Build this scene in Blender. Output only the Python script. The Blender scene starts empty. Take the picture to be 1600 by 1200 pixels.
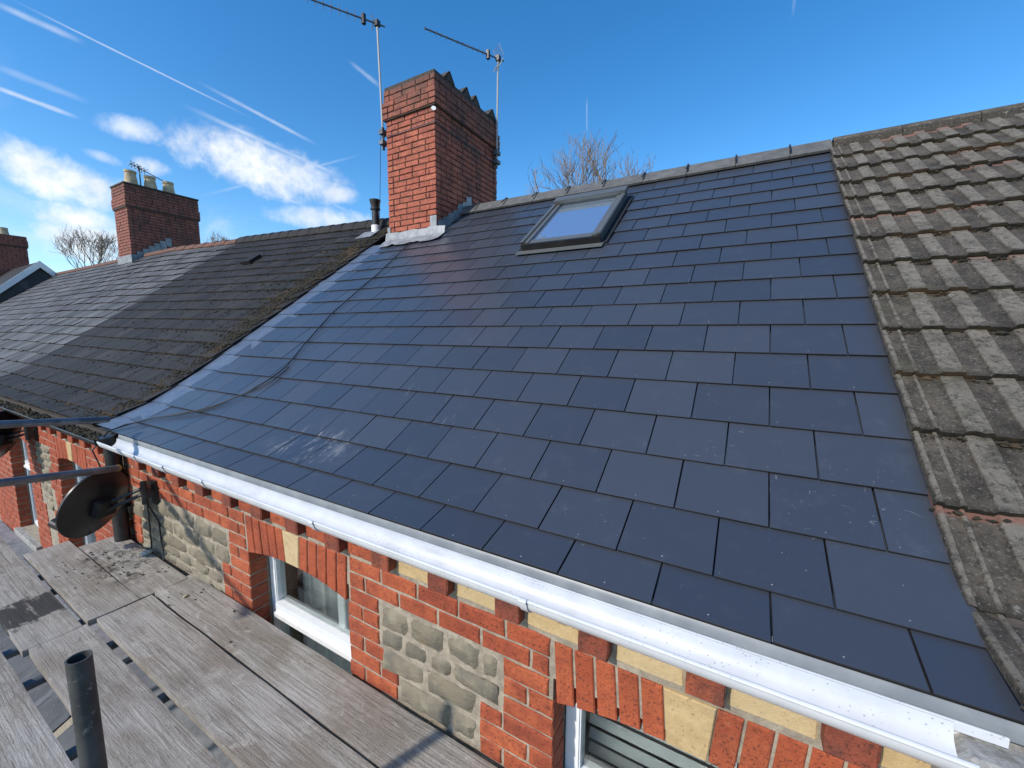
import bpy, bmesh, math, random
from mathutils import Matrix, Vector, noise
R = math.radians
random.seed(7)
S = bpy.context.scene
COL = S.collection

# ------------------------------------------------------------------ camera
cam_d = bpy.data.cameras.new('camera')
cam = bpy.data.objects.new('camera', cam_d); COL.objects.link(cam)
cam_d.sensor_width = 36.0; cam_d.lens = 14.281
cam_d.clip_start = 0.02; cam_d.clip_end = 3000
right = Vector((0.86858634, 0.49550948, 0.00530295))
down = Vector((0.06564318, -0.1044467, -0.99236176))
fwd = Vector((-0.49117078, 0.86229997, -0.1232478))
M = Matrix((right, -down, -fwd)).transposed().to_4x4()
M.translation = Vector((-0.1116, -1.1674, 0.7857))
cam.matrix_world = M
S.camera = cam

# ------------------------------------------------------------------ light
SUN_AZ = R(21)        # from -Y towards -X
SUN_EL = R(37)
to_sun = Vector((-math.sin(SUN_AZ)*math.cos(SUN_EL), -math.cos(SUN_AZ)*math.cos(SUN_EL), math.sin(SUN_EL)))
sd = bpy.data.lights.new('sun', 'SUN'); sd.energy = 3.1; sd.angle = R(1.6); sd.color = (1.0, 0.94, 0.85)
so = bpy.data.objects.new('sun', sd); COL.objects.link(so)
so.rotation_euler = to_sun.to_track_quat('Z', 'Y').to_euler(); so.location = (-4, -12, 14)
S.view_settings.view_transform = 'Standard'; S.view_settings.look = 'None'
S.view_settings.exposure = 0.5; S.view_settings.gamma = 1.0
S.view_settings.use_curve_mapping = False


# ------------------------------------------------------------------ node helpers
class Ex:
    """socket wrapper so node maths can be written as expressions"""
    def __init__(s, nt, sock): s.nt = nt; s.s = sock
    def _m(s, op, *a, clamp=False):
        n = s.nt.nodes.new('ShaderNodeMath'); n.operation = op; n.use_clamp = clamp
        for i, v in enumerate((s,)+a):
            if isinstance(v, Ex): s.nt.links.new(v.s, n.inputs[i])
            else: n.inputs[i].default_value = v
        return Ex(s.nt, n.outputs[0])
    def __add__(s, o): return s._m('ADD', o)
    def __sub__(s, o): return s._m('SUBTRACT', o)
    def __mul__(s, o): return s._m('MULTIPLY', o)
    def __truediv__(s, o): return s._m('DIVIDE', o)
    def abs(s): return s._m('ABSOLUTE')
    def max(s, o): return s._m('MAXIMUM', o)
    def min(s, o): return s._m('MINIMUM', o)
    def pow(s, o): return s._m('POWER', o)
    def step(s, a, b):
        n = s.nt.nodes.new('ShaderNodeMapRange'); n.interpolation_type = 'SMOOTHSTEP'
        s.nt.links.new(s.s, n.inputs[0])
        n.inputs[1].default_value = a; n.inputs[2].default_value = b
        return Ex(s.nt, n.outputs[0])
    def inv(s): return Ex(s.nt, s.s)._m('MULTIPLY_ADD', -1.0, 1.0)


class NT:
    def __init__(s, nt): s.nt = nt
    def node(s, t, **k):
        n = s.nt.nodes.new(t)
        for a, v in k.items(): setattr(n, a, v)
        return n
    def link(s, a, b): s.nt.links.new(a.s if isinstance(a, Ex) else a, b)
    def pos(s, scale=(1, 1, 1), obj=False):
        if obj: src = s.node('ShaderNodeTexCoord').outputs['Object']
        else: src = s.node('ShaderNodeNewGeometry').outputs['Position']
        m = s.node('ShaderNodeMapping'); m.inputs['Scale'].default_value = scale
        s.link(src, m.inputs[0]); return m.outputs[0]
    def noise(s, scale, detail=4, rough=.55, vec=None, sc=(1, 1, 1), dist=0, obj=False):
        n = s.node('ShaderNodeTexNoise'); n.inputs['Scale'].default_value = scale
        n.inputs['Detail'].default_value = detail; n.inputs['Roughness'].default_value = rough
        n.inputs['Distortion'].default_value = dist
        s.link(vec if vec is not None else s.pos(sc, obj), n.inputs['Vector'])
        return Ex(s.nt, n.outputs['Fac'])
    def voro(s, scale, sc=(1, 1, 1), feature='F1'):
        n = s.node('ShaderNodeTexVoronoi'); n.inputs['Scale'].default_value = scale; n.feature = feature
        s.link(s.pos(sc), n.inputs['Vector']); return Ex(s.nt, n.outputs['Distance'])
    def rand(s): return Ex(s.nt, s.node('ShaderNodeObjectInfo').outputs['Random'])
    def mix(s, f, a, b, blend='MIX'):
        n = s.node('ShaderNodeMix', data_type='RGBA', blend_type=blend)
        for i, v in ((0, f), (6, a), (7, b)):
            if isinstance(v, Ex): s.link(v, n.inputs[i])
            elif isinstance(v, bpy.types.NodeSocket): s.link(v, n.inputs[i])
            elif i == 0: n.inputs[0].default_value = v
            else: n.inputs[i].default_value = tuple(v)+(1,)
        return n.outputs[2]
    def axis(s, i):
        n = s.node('ShaderNodeSeparateXYZ'); s.link(s.node('ShaderNodeNewGeometry').outputs['Position'], n.inputs[0])
        return Ex(s.nt, n.outputs[i])


MATS = {}
def material(name, fn):
    m = bpy.data.materials.new(name); m.use_nodes = True
    b = m.node_tree.nodes['Principled BSDF']
    t = NT(m.node_tree)
    col, rough, bump = fn(t, b)
    if isinstance(col, (tuple, list)): b.inputs['Base Color'].default_value = tuple(col)+(1,)
    else: t.link(col, b.inputs['Base Color'])
    if isinstance(rough, Ex): t.link(rough, b.inputs['Roughness'])
    else: b.inputs['Roughness'].default_value = rough
    if bump is not None:
        h, st, d = bump
        bn = t.node('ShaderNodeBump'); bn.inputs['Strength'].default_value = st; bn.inputs['Distance'].default_value = d
        t.link(h, bn.inputs['Height']); t.link(bn.outputs[0], b.inputs['Normal'])
    MATS[name] = m
    return m


# ------------------------------------------------------------------ sky with clouds and vapour trails
W = bpy.data.worlds.new('World'); S.world = W; W.use_nodes = True
wt = NT(W.node_tree)
bg = W.node_tree.nodes['Background']
sky = wt.node('ShaderNodeTexSky', sky_type='NISHITA', sun_disc=False)
sky.sun_elevation = SUN_EL
sky.sun_rotation = math.atan2(to_sun.x, to_sun.y)
sky.altitude = 80; sky.air_density = 1.0; sky.dust_density = 0.35; sky.ozone_density = 2.2
tc = wt.node('ShaderNodeTexCoord')
DIR = tc.outputs['Generated']
def dot(v):
    n = wt.node('ShaderNodeVectorMath', operation='DOT_PRODUCT'); wt.link(DIR, n.inputs[0]); n.inputs[1].default_value = v
    return Ex(W.node_tree, n.outputs['Value'])
n_big = wt.noise(9, 7, .58, DIR, dist=.3); n_fine = wt.noise(34, 6, .62, DIR)
CLOUDS = [((-0.8496, 0.418, 0.3217), (0.4611, 0.8784, -0.1255), (-0.3357, 0.0418, -0.941), 0.1299, 0.0468, 1),
          ((-0.899, 0.2895, 0.3285), (0.339, 0.9398, 0.0435), (-0.2962, 0.1505, -0.9432), 0.0400, 0.0171, .75),
          ((-0.9492, 0.2, 0.2428), (0.1779, 0.9498, -0.2574), (-0.2824, -0.2013, -0.9379), 0.0860, 0.0364, 1),
          ((-0.9568, 0.2258, 0.1831), (0.2514, 0.9675, -0.0261), (-0.1831, 0.0211, -0.9829), 0.0540, 0.0230, 1),
          ((-0.9598, 0.2376, 0.1496), (0.2895, 0.9555, 0.0559), (-0.1298, 0.0971, -0.9868), 0.0950, 0.0340, .9),
          ((-0.7651, 0.5778, 0.2842), (0.6227, 0.7822, 0.0213), (-0.21, 0.1933, -0.9584), 0.0369, 0.0172, .8),
          ((-0.8011, 0.5493, 0.2377), (0.6066, 0.7949, -0.0141), (-0.1969, 0.1331, -0.9713), 0.1054, 0.0210, .8),
          ((-0.9069, 0.3157, 0.2789), (0.3458, 0.9382, 0.0156), (-0.2568, 0.1106, -0.9601), 0.0281, 0.0142, .9),
          ((-0.9218, 0.2689, 0.2793), (0.2537, 0.9597, -0.1209), (-0.3005, -0.0406, -0.9529), 0.0240, 0.0090, .55)]
cl = None
wob = (n_big - .5)*2.6 + (n_fine - .5)*2.3
for c, u, v, a, b, op in CLOUDS:
    du = (dot(u))/a; dv = (dot(v))/b
    # u and v are tangent at c, so their dot products vanish there
    e = (du*du + dv*dv).inv() + wob
    k = e.step(-.6, 1.5)*dot(c).step(.3, .5)*op
    cl = k if cl is None else cl.max(k)
# loose fair-weather cloud that goes on low round the rest of the sky, outside the view
sep = wt.node('ShaderNodeSeparateXYZ'); wt.link(DIR, sep.inputs[0])
dz = Ex(W.node_tree, sep.outputs[2]); dx = Ex(W.node_tree, sep.outputs[0])
veil = wt.noise(5, 7, .6, DIR, dist=.5).step(.5, .75)*dz.step(.0, .08)*dz.step(.42, .2)*dx.step(-.55, -.95)*.55
cl = cl.max(veil)
TRAILS = [((-0.45448, -0.05019, -0.88934), (0.2664, 0.945, -0.1895), 0.1367, 0.00170, .5),
          ((-0.43406, 0.00216, -0.90088), (0.1922, 0.9772, -0.0903), 0.0431, 0.0052, .38),
          ((-0.34885, -0.05476, -0.93558), (0.1757, 0.9768, -0.1227), 0.0464, 0.0040, .62),
          ((-0.47357, -0.06638, -0.87825), (0.3824, 0.8828, -0.2729), 0.0938, 0.0038, .42),
          ((-0.42436, -0.04737, -0.90425), (0.4288, 0.8691, -0.2468), 0.1373, 0.0056, .55),
          ((-0.33755, -0.05138, -0.93991), (0.4452, 0.8711, -0.2075), 0.0810, 0.0038, .5),
          ((-0.02806, 0.48347, -0.87491), (0.5909, 0.714, 0.3756), 0.1492, 0.0033, .28),
          ((-0.63453, -0.07402, -0.76935), (0.414, 0.808, -0.4192), 0.0335, 0.0048, .28),
          ((-0.94323, -0.33098, -0.02756), (-0.122, 0.4224, -0.8981), 0.0338, 0.0019, .22),
          ((0.99939, -0.02151, -0.02761), (0.0116, -0.5403, 0.8414), 0.0341, 0.0030, .12),
          ((-0.37065, -0.03509, -0.92811), (0.1849, 0.9765, -0.1108), 0.0509, 0.0060, .2),
          ((-0.40731, -0.1216, -0.90516), (0.5062, 0.7949, -0.3346), 0.0615, 0.0036, .25)]
tw = (n_fine - .5)
for n, t, h, w, op in TRAILS:
    m = Vector(n).cross(Vector(t)); m = -m if m.y < 0 and m.x > 0 else m
    if Vector((-0.8, 0.5, 0.3)).dot(m) < 0: m = -m
    d = dot(n).abs()/w
    along = dot(t)
    k = (d + tw*.9).step(1.15, .1)*(along.abs()/h).step(1.1, .35)*(op*.85)*dot(m).step(.3, .5)*(n_big.step(.25, .55)*.5 + .5)
    cl = cl.max(k)
hsv = wt.node('ShaderNodeHueSaturation'); hsv.inputs['Saturation'].default_value = 1.36; hsv.inputs['Value'].default_value = 1.1
wt.link(sky.outputs[0], hsv.inputs['Color'])
body = wt.noise(16, 5, .6, DIR)
ccol = wt.mix(body.step(.3, .7), (4.4, 4.7, 5.1), (5.8, 5.9, 6.0))
wt.link(wt.mix(cl, hsv.outputs[0], ccol), bg.inputs['Color'])
bg.inputs['Strength'].default_value = 0.14


# ------------------------------------------------------------------ materials
def m_slate(t, b):
    r = t.rand()
    col = t.mix(r, (0.034, 0.0405, 0.055), (0.044, 0.051, 0.066))
    big = t.noise(1.3, 3)
    dust = t.noise(9, 6, .7).step(.52, .8)*.16
    col = t.mix(dust*big, col, (0.20, 0.21, 0.22))
    # chalky scuffs, streaked down the slope, and mortar specks
    sc = t.noise(26, 5, .7, sc=(1.0, .22, .22), dist=1.2).step(.64, .76)*t.noise(1.9, 2).step(.50, .66)*.42
    sw = t.noise(42, 3, .6, sc=(.35, 1, 1), dist=2.0).step(.66, .74)*t.noise(1.5, 2, vec=t.pos((1, 1.3, 1))).step(.56, .68)*.40
    low = t.axis(1).step(1.1, .35)*.75 + .25
    col = t.mix((sc + sw)*low, col, (0.42, 0.43, 0.44))
    x, y = t.axis(0), t.axis(1)
    ex = (x + 2.36)/.42; ey = (y - .31)/.17
    smear = (ex*ex + ey*ey).inv().step(-.2, .8)*t.noise(15, 9, .80, sc=(1.1, .4, .4), dist=.7).step(.50, .74)*.55
    col = t.mix(smear, col, (0.5, 0.5, 0.49))
    sp = t.voro(34).step(.055, .02)*t.noise(14, 2).step(.5, .6)*low
    col = t.mix(sp*.8, col, (0.6, 0.6, 0.58))
    b.inputs['IOR'].default_value = 1.6
    rough = t.noise(3.5, 4)*.12 + .25 + (sc + smear)*.3 + r*.05
    return col, rough, (t.noise(55, 4, .6), .05, .004)
material('new_slate', m_slate)

material('slate_edge', lambda t, b: (t.mix(t.noise(40, 3), (0.006, 0.006, 0.008), (0.012, 0.012, 0.015)), .7, None))
def m_oldslate(c1, c2, lich):
    def f(t, b):
        r = t.rand()
        n = t.noise(3.0, 6, .65); b.inputs['Specular IOR Level'].default_value = .25
        col = t.mix(n.step(.3, .7), c1, c2)
        col = t.mix(r*.55, col, tuple(.55*x for x in c1))
        st = t.noise(7, 5, .7, sc=(1, .25, .25)).step(.5, .75)
        col = t.mix(st*.5, col, tuple(x*1.7 for x in c2))
        col = t.mix(t.noise(30, 4, .7).step(.60, .72)*lich, col, (0.30, 0.29, 0.25))
        return col, n*.25 + .60, (t.noise(60, 5, .7), .35, .006)
    return f
for nm_, k_ in (('', 1.0), ('_pale', 1.3), ('_dull', .72)):
    material('grey_slate'+nm_, m_oldslate(tuple(k_*c for c in (0.078, 0.077, 0.079)), tuple(k_*c for c in (0.145, 0.143, 0.143)), .35))
    material('dark_slate'+nm_, m_oldslate(tuple((.4+.6*k_)*c for c in (0.017, 0.015, 0.0135)), tuple((.4+.6*k_)*c for c in (0.030, 0.027, 0.0245)), .12))
#material('dark_slate', m_oldslate((0.017, 0.015, 0.0135), (0.030, 0.027, 0.0245), .12))
material('canopy_slate', m_oldslate((0.07, 0.073, 0.078), (0.13, 0.135, 0.14), .3))

def m_brick(c1, c2, c3, soot):
    def f(t, b):
        r = t.rand()
        n = t.noise(14, 6, .7); n2 = t.noise(5, 4, .6)
        col = t.mix(r, c1, c2)
        col = t.mix(n.step(.38, .68)*.75, col, c3)
        col = t.mix(n2.step(.45, .7)*.45, col, tuple(x*.55 for x in c3))
        pit = t.noise(95, 4, .75).step(.56, .66)
        col = t.mix(pit*.6, col, (0.035, 0.016, 0.012))
        grime = t.noise(26, 6, .75).step(.56, .70)*t.noise(3.5, 3).step(.45, .65)
        col = t.mix(grime*.7, col, (0.055, 0.032, 0.024))
        chalk = t.noise(24, 6, .78, dist=.8).step(.60, .72)*t.noise(4, 2, vec=t.pos((1.3, 1, .8))).step(.52, .66)*.55
        col = t.mix(chalk, col, (0.46, 0.33, 0.26))
        if soot:
            z = t.axis(2); y = t.axis(1)
            s1 = (z + t.noise(7, 6, .7, sc=(1, 1, .6))*1.5).step(soot[0], soot[1])*.8
            s2 = t.noise(3.2, 5, .7, sc=(1, 1, .5)).step(.45, .66)*(y - soot[2]).step(.0, .12)*.9
            col = t.mix(s1.max(s2)*.85, col, (0.032, 0.027, 0.021))
        return col, n*.2 + .66, (t.noise(80, 6, .75)*.8 + n*.6 + pit*-.35, .75, .009)
    return f
material('wall_brick', m_brick((0.33, 0.064, 0.023), (0.46, 0.110, 0.038), (0.24, 0.043, 0.018), None))
material('rubbed_brick', m_brick((0.36, 0.072, 0.024), (0.43, 0.098, 0.034), (0.28, 0.050, 0.019), None))
material('dentil_brick', m_brick((0.22, 0.048, 0.024), (0.36, 0.082, 0.034), (0.10, 0.035, 0.025), None))
material('chimney_brick', m_brick((0.36, 0.085, 0.044), (0.45, 0.125, 0.065), (0.26, 0.065, 0.036), (4.05, 4.85, 3.14)))
material('old_chimney_brick', m_brick((0.27, 0.085, 0.055), (0.34, 0.11, 0.07), (0.17, 0.06, 0.045), (4.9, 5.6, 3.45)))

def m_mortar(c, dk, k=.6):
    def f(t, b):
        n = t.noise(25, 6, .7)
        col = t.mix(n.step(.3, .7), dk, c)
        col = t.mix(t.noise(3, 3).step(.5, .75)*k, col, dk)
        return col, .92, (t.noise(90, 5, .75), .7, .006)
    return f
material('mortar', m_mortar((0.38, 0.325, 0.245), (0.22, 0.185, 0.14)))
material('dark_mortar', m_mortar((0.075, 0.06, 0.048), (0.035, 0.03, 0.025)))
material('sandy_mortar', m_mortar((0.285, 0.25, 0.18), (0.185, 0.16, 0.118)))
material('grey_concrete', m_mortar((0.42, 0.41, 0.385), (0.16, 0.155, 0.14)))

def m_stone(t, b):
    r = t.rand()
    n = t.noise(9, 7, .68, dist=.5)
    col = t.mix(r, (0.20, 0.168, 0.112), (0.28, 0.238, 0.165))
    col = t.mix(n.step(.35, .7)*.7, col, (0.115, 0.108, 0.092))
    col = t.mix(t.noise(5, 3).step(.52, .66)*.6, col, (0.36, 0.315, 0.225))
    rust = t.noise(6.5, 4, .6, vec=t.pos((1, 1, 2.2))).step(.66, .74)
    col = t.mix(rust*.7, col, (0.25, 0.10, 0.03))
    return col, .88, (t.noise(28, 7, .75, sc=(.7, 1, 1.6)), .9, .02)
material('rubble_stone', m_stone)

def m_cream(t, b):
    n = t.noise(18, 5, .65)
    col = t.mix(n.step(.3, .75), (0.50, 0.36, 0.18), (0.38, 0.26, 0.12))
    col = t.mix(t.rand()*.5, col, (0.50, 0.41, 0.25))
    pit = t.noise(75, 3, .7).step(.60, .68)
    col = t.mix(pit*.65, col, (0.20, 0.13, 0.06))
    col = t.mix(t.noise(6, 5, .7).step(.56, .74)*.45, col, (0.30, 0.24, 0.16))
    return col, .85, (t.noise(80, 5, .75), .6, .006)
material('cream_stone', m_cream)

def m_tile(t, b):
    r = t.rand()
    n = t.noise(7, 8, .75); f_ = t.noise(42, 7, .78)
    col = t.mix(n.step(.32, .66), (0.030, 0.024, 0.018), (0.125, 0.102, 0.077))
    tc_ = t.node('ShaderNodeTexCoord'); sp = t.node('ShaderNodeSeparateXYZ'); t.link(tc_.outputs['Object'], sp.inputs[0])
    hz = Ex(t.nt, sp.outputs[2]); hy = Ex(t.nt, sp.outputs[1])
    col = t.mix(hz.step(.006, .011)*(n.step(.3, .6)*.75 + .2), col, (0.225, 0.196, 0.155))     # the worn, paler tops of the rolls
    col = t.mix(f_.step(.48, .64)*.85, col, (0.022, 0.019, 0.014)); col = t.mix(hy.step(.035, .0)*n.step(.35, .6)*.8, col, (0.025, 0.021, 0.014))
    col = t.mix(t.noise(120, 3, .7).step(.58, .66)*.5, col, (0.36, 0.34, 0.29))
    lich = t.noise(13, 6, .75).step(.62, .70)
    col = t.mix(lich*.6, col, (0.36, 0.35, 0.30))
    col = t.mix(t.noise(3, 4).step(.55, .7)*.4, col, (0.085, 0.082, 0.045))
    red = hy.step(.285, .305)*r.step(.74, .82)*n.step(.40, .52)
    col = t.mix(red*.8, col, (0.27, 0.125, 0.09))
    col = t.mix(r.step(.88, .97)*.4*n, col, (0.26, 0.13, 0.09))
    return col, .92, (f_*1.0 + n*.8, 1.0, .018)
material('concrete_tile', m_tile)

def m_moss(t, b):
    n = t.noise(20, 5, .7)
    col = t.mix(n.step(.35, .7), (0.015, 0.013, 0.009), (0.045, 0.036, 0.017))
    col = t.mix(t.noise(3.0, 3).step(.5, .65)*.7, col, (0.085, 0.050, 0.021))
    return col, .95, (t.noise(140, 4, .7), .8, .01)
material('moss', m_moss)

def m_pvc(t, b):
    n = t.noise(7, 4)
    col = t.mix(n.step(.3, .8), (0.60, 0.61, 0.62), (0.50, 0.51, 0.525))
    sp = t.voro(85).step(.22, .10)*t.noise(7, 5, .7, sc=(.5, 1, 1)).step(.44, .58)
    col = t.mix(sp*.75, col, (0.16, 0.155, 0.15))
    col = t.mix(t.noise(13, 5, .7, sc=(.3, 1, 1)).step(.52, .74)*.42, col, (0.36, 0.355, 0.335))
    return col, .34, None
material('white_pvc', m_pvc)
material('window_pvc', lambda t, b: (t.mix(t.noise(11, 5, .7).step(.45, .8)*.3, (0.78, 0.79, 0.78), (0.45, 0.44, 0.40)), .3, None))
material('eaves_tray', lambda t, b: (t.mix(t.noise(8, 5).step(.35, .75), (0.15, 0.162, 0.175), (0.22, 0.232, 0.24)), .42, None))
def m_lead(c1, c2, ro, me):
    def f(t, b):
        b.inputs['Metallic'].default_value = me
        n = t.noise(9, 6, .65)
        col = t.mix(n.step(.3, .7), c1, c2)
        col = t.mix(t.noise(28, 4, .7).step(.6, .75)*.4, col, (0.6, 0.6, 0.58))
        return col, n*.2 + ro, (t.noise(24, 4), .25, .01)
    return f
material('lead', m_lead((0.16, 0.17, 0.185), (0.30, 0.31, 0.315), .48, .3))
material('soaker_metal', m_lead((0.10, 0.125, 0.17), (0.14, 0.165, 0.21), .3, .35))
material('galvanised', m_lead((0.13, 0.145, 0.16), (0.26, 0.275, 0.285), .45, .7))
material('dark_tube', m_lead((0.075, 0.085, 0.095), (0.15, 0.16, 0.17), .5, .5))
material('post_tube', m_lead((0.045, 0.047, 0.045), (0.10, 0.10, 0.095), .55, .4))
material('aerial_metal', lambda t, b: (t.mix(t.noise(5, 3), (0.30, 0.30, 0.30), (0.42, 0.42, 0.42)), .5, None))
material('ridge_tile', lambda t, b: (t.mix(t.noise(9, 5, .7).step(.35, .7), (0.075, 0.075, 0.072), (0.125, 0.123, 0.118)), .7, (t.noise(60, 4), .2, .004)))
material('red_ridge', lambda t, b: (t.mix(t.noise(5, 5, .7).step(.35, .7), (0.15, 0.062, 0.038), (0.075, 0.047, 0.036)), .85, (t.noise(40, 4), .4, .006)))
material('black_plastic', lambda t, b: (t.mix(t.noise(6, 5, .7).step(.45, .75), (0.012, 0.012, 0.013), (0.04, 0.038, 0.036)), .42, None))
material('dish_paint', lambda t, b: (t.mix(t.noise(5, 6, .7).step(.4, .75), (0.014, 0.014, 0.016), (0.032, 0.030, 0.030)), .33, None))
material('window_grey', lambda t, b: (t.mix(t.noise(14, 3), (0.075, 0.080, 0.080), (0.105, 0.11, 0.11)), .36, None))
material('clay_pot', lambda t, b: (t.mix(t.noise(7, 5, .7).step(.35, .75), (0.52, 0.42, 0.26), (0.28, 0.21, 0.13)), .85, (t.noise(40, 4), .3, .006)))
material('white_paint', lambda t, b: (t.mix(t.noise(4, 5, .7).step(.5, .8), (0.75, 0.75, 0.73), (0.5, 0.48, 0.44)), .5, None))
material('bark', lambda t, b: (t.mix(t.noise(1.5, 3), (0.16, 0.12, 0.085), (0.24, 0.19, 0.14)), .9, None))
material('yellow_cap', lambda t, b: (t.mix(t.noise(30, 4, .7).step(.4, .7), (0.55, 0.36, 0.06), (0.22, 0.17, 0.09)), .7, None))
material('street', lambda t, b: (t.mix(t.noise(2, 6, .7), (0.045, 0.045, 0.047), (0.07, 0.068, 0.066)), .9, None))
material('render_wall', lambda t, b: (t.mix(t.noise(2, 6, .7), (0.30, 0.27, 0.22), (0.22, 0.20, 0.165)), .9, None))
material('room', lambda t, b: (t.mix(t.noise(2, 3), (0.20, 0.20, 0.19), (0.28, 0.28, 0.265)), .9, None))
material('added_reflection', lambda t, b: (t.mix(t.noise(12, 3), (0.42, 0.44, 0.42), (0.55, 0.57, 0.55)), .6, None))  # pale tone of the added sheet and bars that imitate window reflections
material('chalk', lambda t, b: (t.mix(t.noise(60, 4, .7), (0.62, 0.58, 0.50), (0.45, 0.42, 0.36)), .9, (t.noise(90, 4), .5, .004)))

def m_wood(t, b):
    r = t.rand()
    gr = t.noise(9, 7, .68, sc=(.35, 9, 4), dist=.7)
    saw = t.noise(60, 5, .75, sc=(1, .22, 1), dist=1.4)
    col = t.mix(gr.step(.3, .7), (0.20, 0.178, 0.148), (0.43, 0.398, 0.348))
    col = t.mix(saw.step(.45, .75)*.32*t.noise(2.6, 3).step(.4, .6), col, (0.44, 0.40, 0.335)); fine = t.noise(120, 5, .75, sc=(.5, 1.2, 1)); col = t.mix(fine.step(.50, .68)*.5, col, (0.085, 0.072, 0.06))
    col = t.mix(t.noise(3.2, 7, .7, sc=(.7, 1.5, 1)).step(.44, .62)*.65, col, (0.195, 0.155, 0.115)); col = t.mix(t.noise(5.5, 8, .75, sc=(1, 1.6, 1), dist=.6).step(.55, .66)*.5, col, (0.52, 0.48, 0.415))
    col = t.mix(t.noise(1.1, 3, .6, sc=(1, 2, 1)).step(.5, .65)*.35, col, (0.43, 0.41, 0.385))
    crack = t.noise(13, 4, .65, sc=(.10, 5.5, 1), dist=.35).step(.655, .69)
    col = t.mix(crack*.75, col, (0.05, 0.042, 0.034))
    dirt = t.noise(13, 6, .75, sc=(.75, 1.4, 1), dist=.8).step(.57, .68)*t.noise(1.7, 3, .6).step(.46, .60)
    far = t.axis(0).step(-2.6, -3.6)*.85 + .15
    col = t.mix(dirt*far*.92, col, (0.030, 0.026, 0.022))
    col = t.mix(r*.22, col, (0.24, 0.205, 0.16))
    col = t.mix(t.noise(1.5, 8, .72, sc=(1, 1.8, 1), dist=.4).step(.54, .68)*.40, col, (0.13, 0.108, 0.086))
    col = t.mix(t.noise(34, 6, .78).step(.58, .70)*.45, col, (0.07, 0.058, 0.046))
    gx = (t.axis(0) + 3.98)/.42; gy = (t.axis(1) + .17)/.19
    spill = (gx*gx + gy*gy).inv().step(-.5, .9)*t.noise(11, 9, .78, sc=(1, 1.3, 1), dist=.5).step(.47, .60)
    col = t.mix(spill*.9, col, (0.028, 0.024, 0.021))
    x, y = t.axis(0), t.axis(1)
    tar = (((x + 3.78) + (t.noise(12, 7, .75) - .5)*.42).abs()/.19).step(1.0, .7)*(y + .5).step(.01, -.03)*t.noise(10, 6, .7, sc=(.3, 3, 1)).step(.34, .46)
    col = t.mix(tar*.93, col, (0.018, 0.016, 0.015))
    return col, .88, (gr*.8 + saw*.5 + fine*.5, .8, .008)
material('weathered_board', m_wood)

g = bpy.data.materials.new('glass'); g.use_nodes = True
pb = g.node_tree.nodes['Principled BSDF']
pb.inputs['Base Color'].default_value = (0.85, 0.90, 0.89, 1); pb.inputs['Roughness'].default_value = .02
pb.inputs['Transmission Weight'].default_value = 1.0; pb.inputs['IOR'].default_value = 1.5
MATS['glass'] = g
g2 = bpy.data.materials.new('roof_glass'); g2.use_nodes = True
pb = g2.node_tree.nodes['Principled BSDF']
pb.inputs['Base Color'].default_value = (0.60, 0.74, 0.90, 1); pb.inputs['Roughness'].default_value = .03
pb.inputs['Metallic'].default_value = .85; pb.inputs['IOR'].default_value = 1.6
MATS['roof_glass'] = g2

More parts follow.
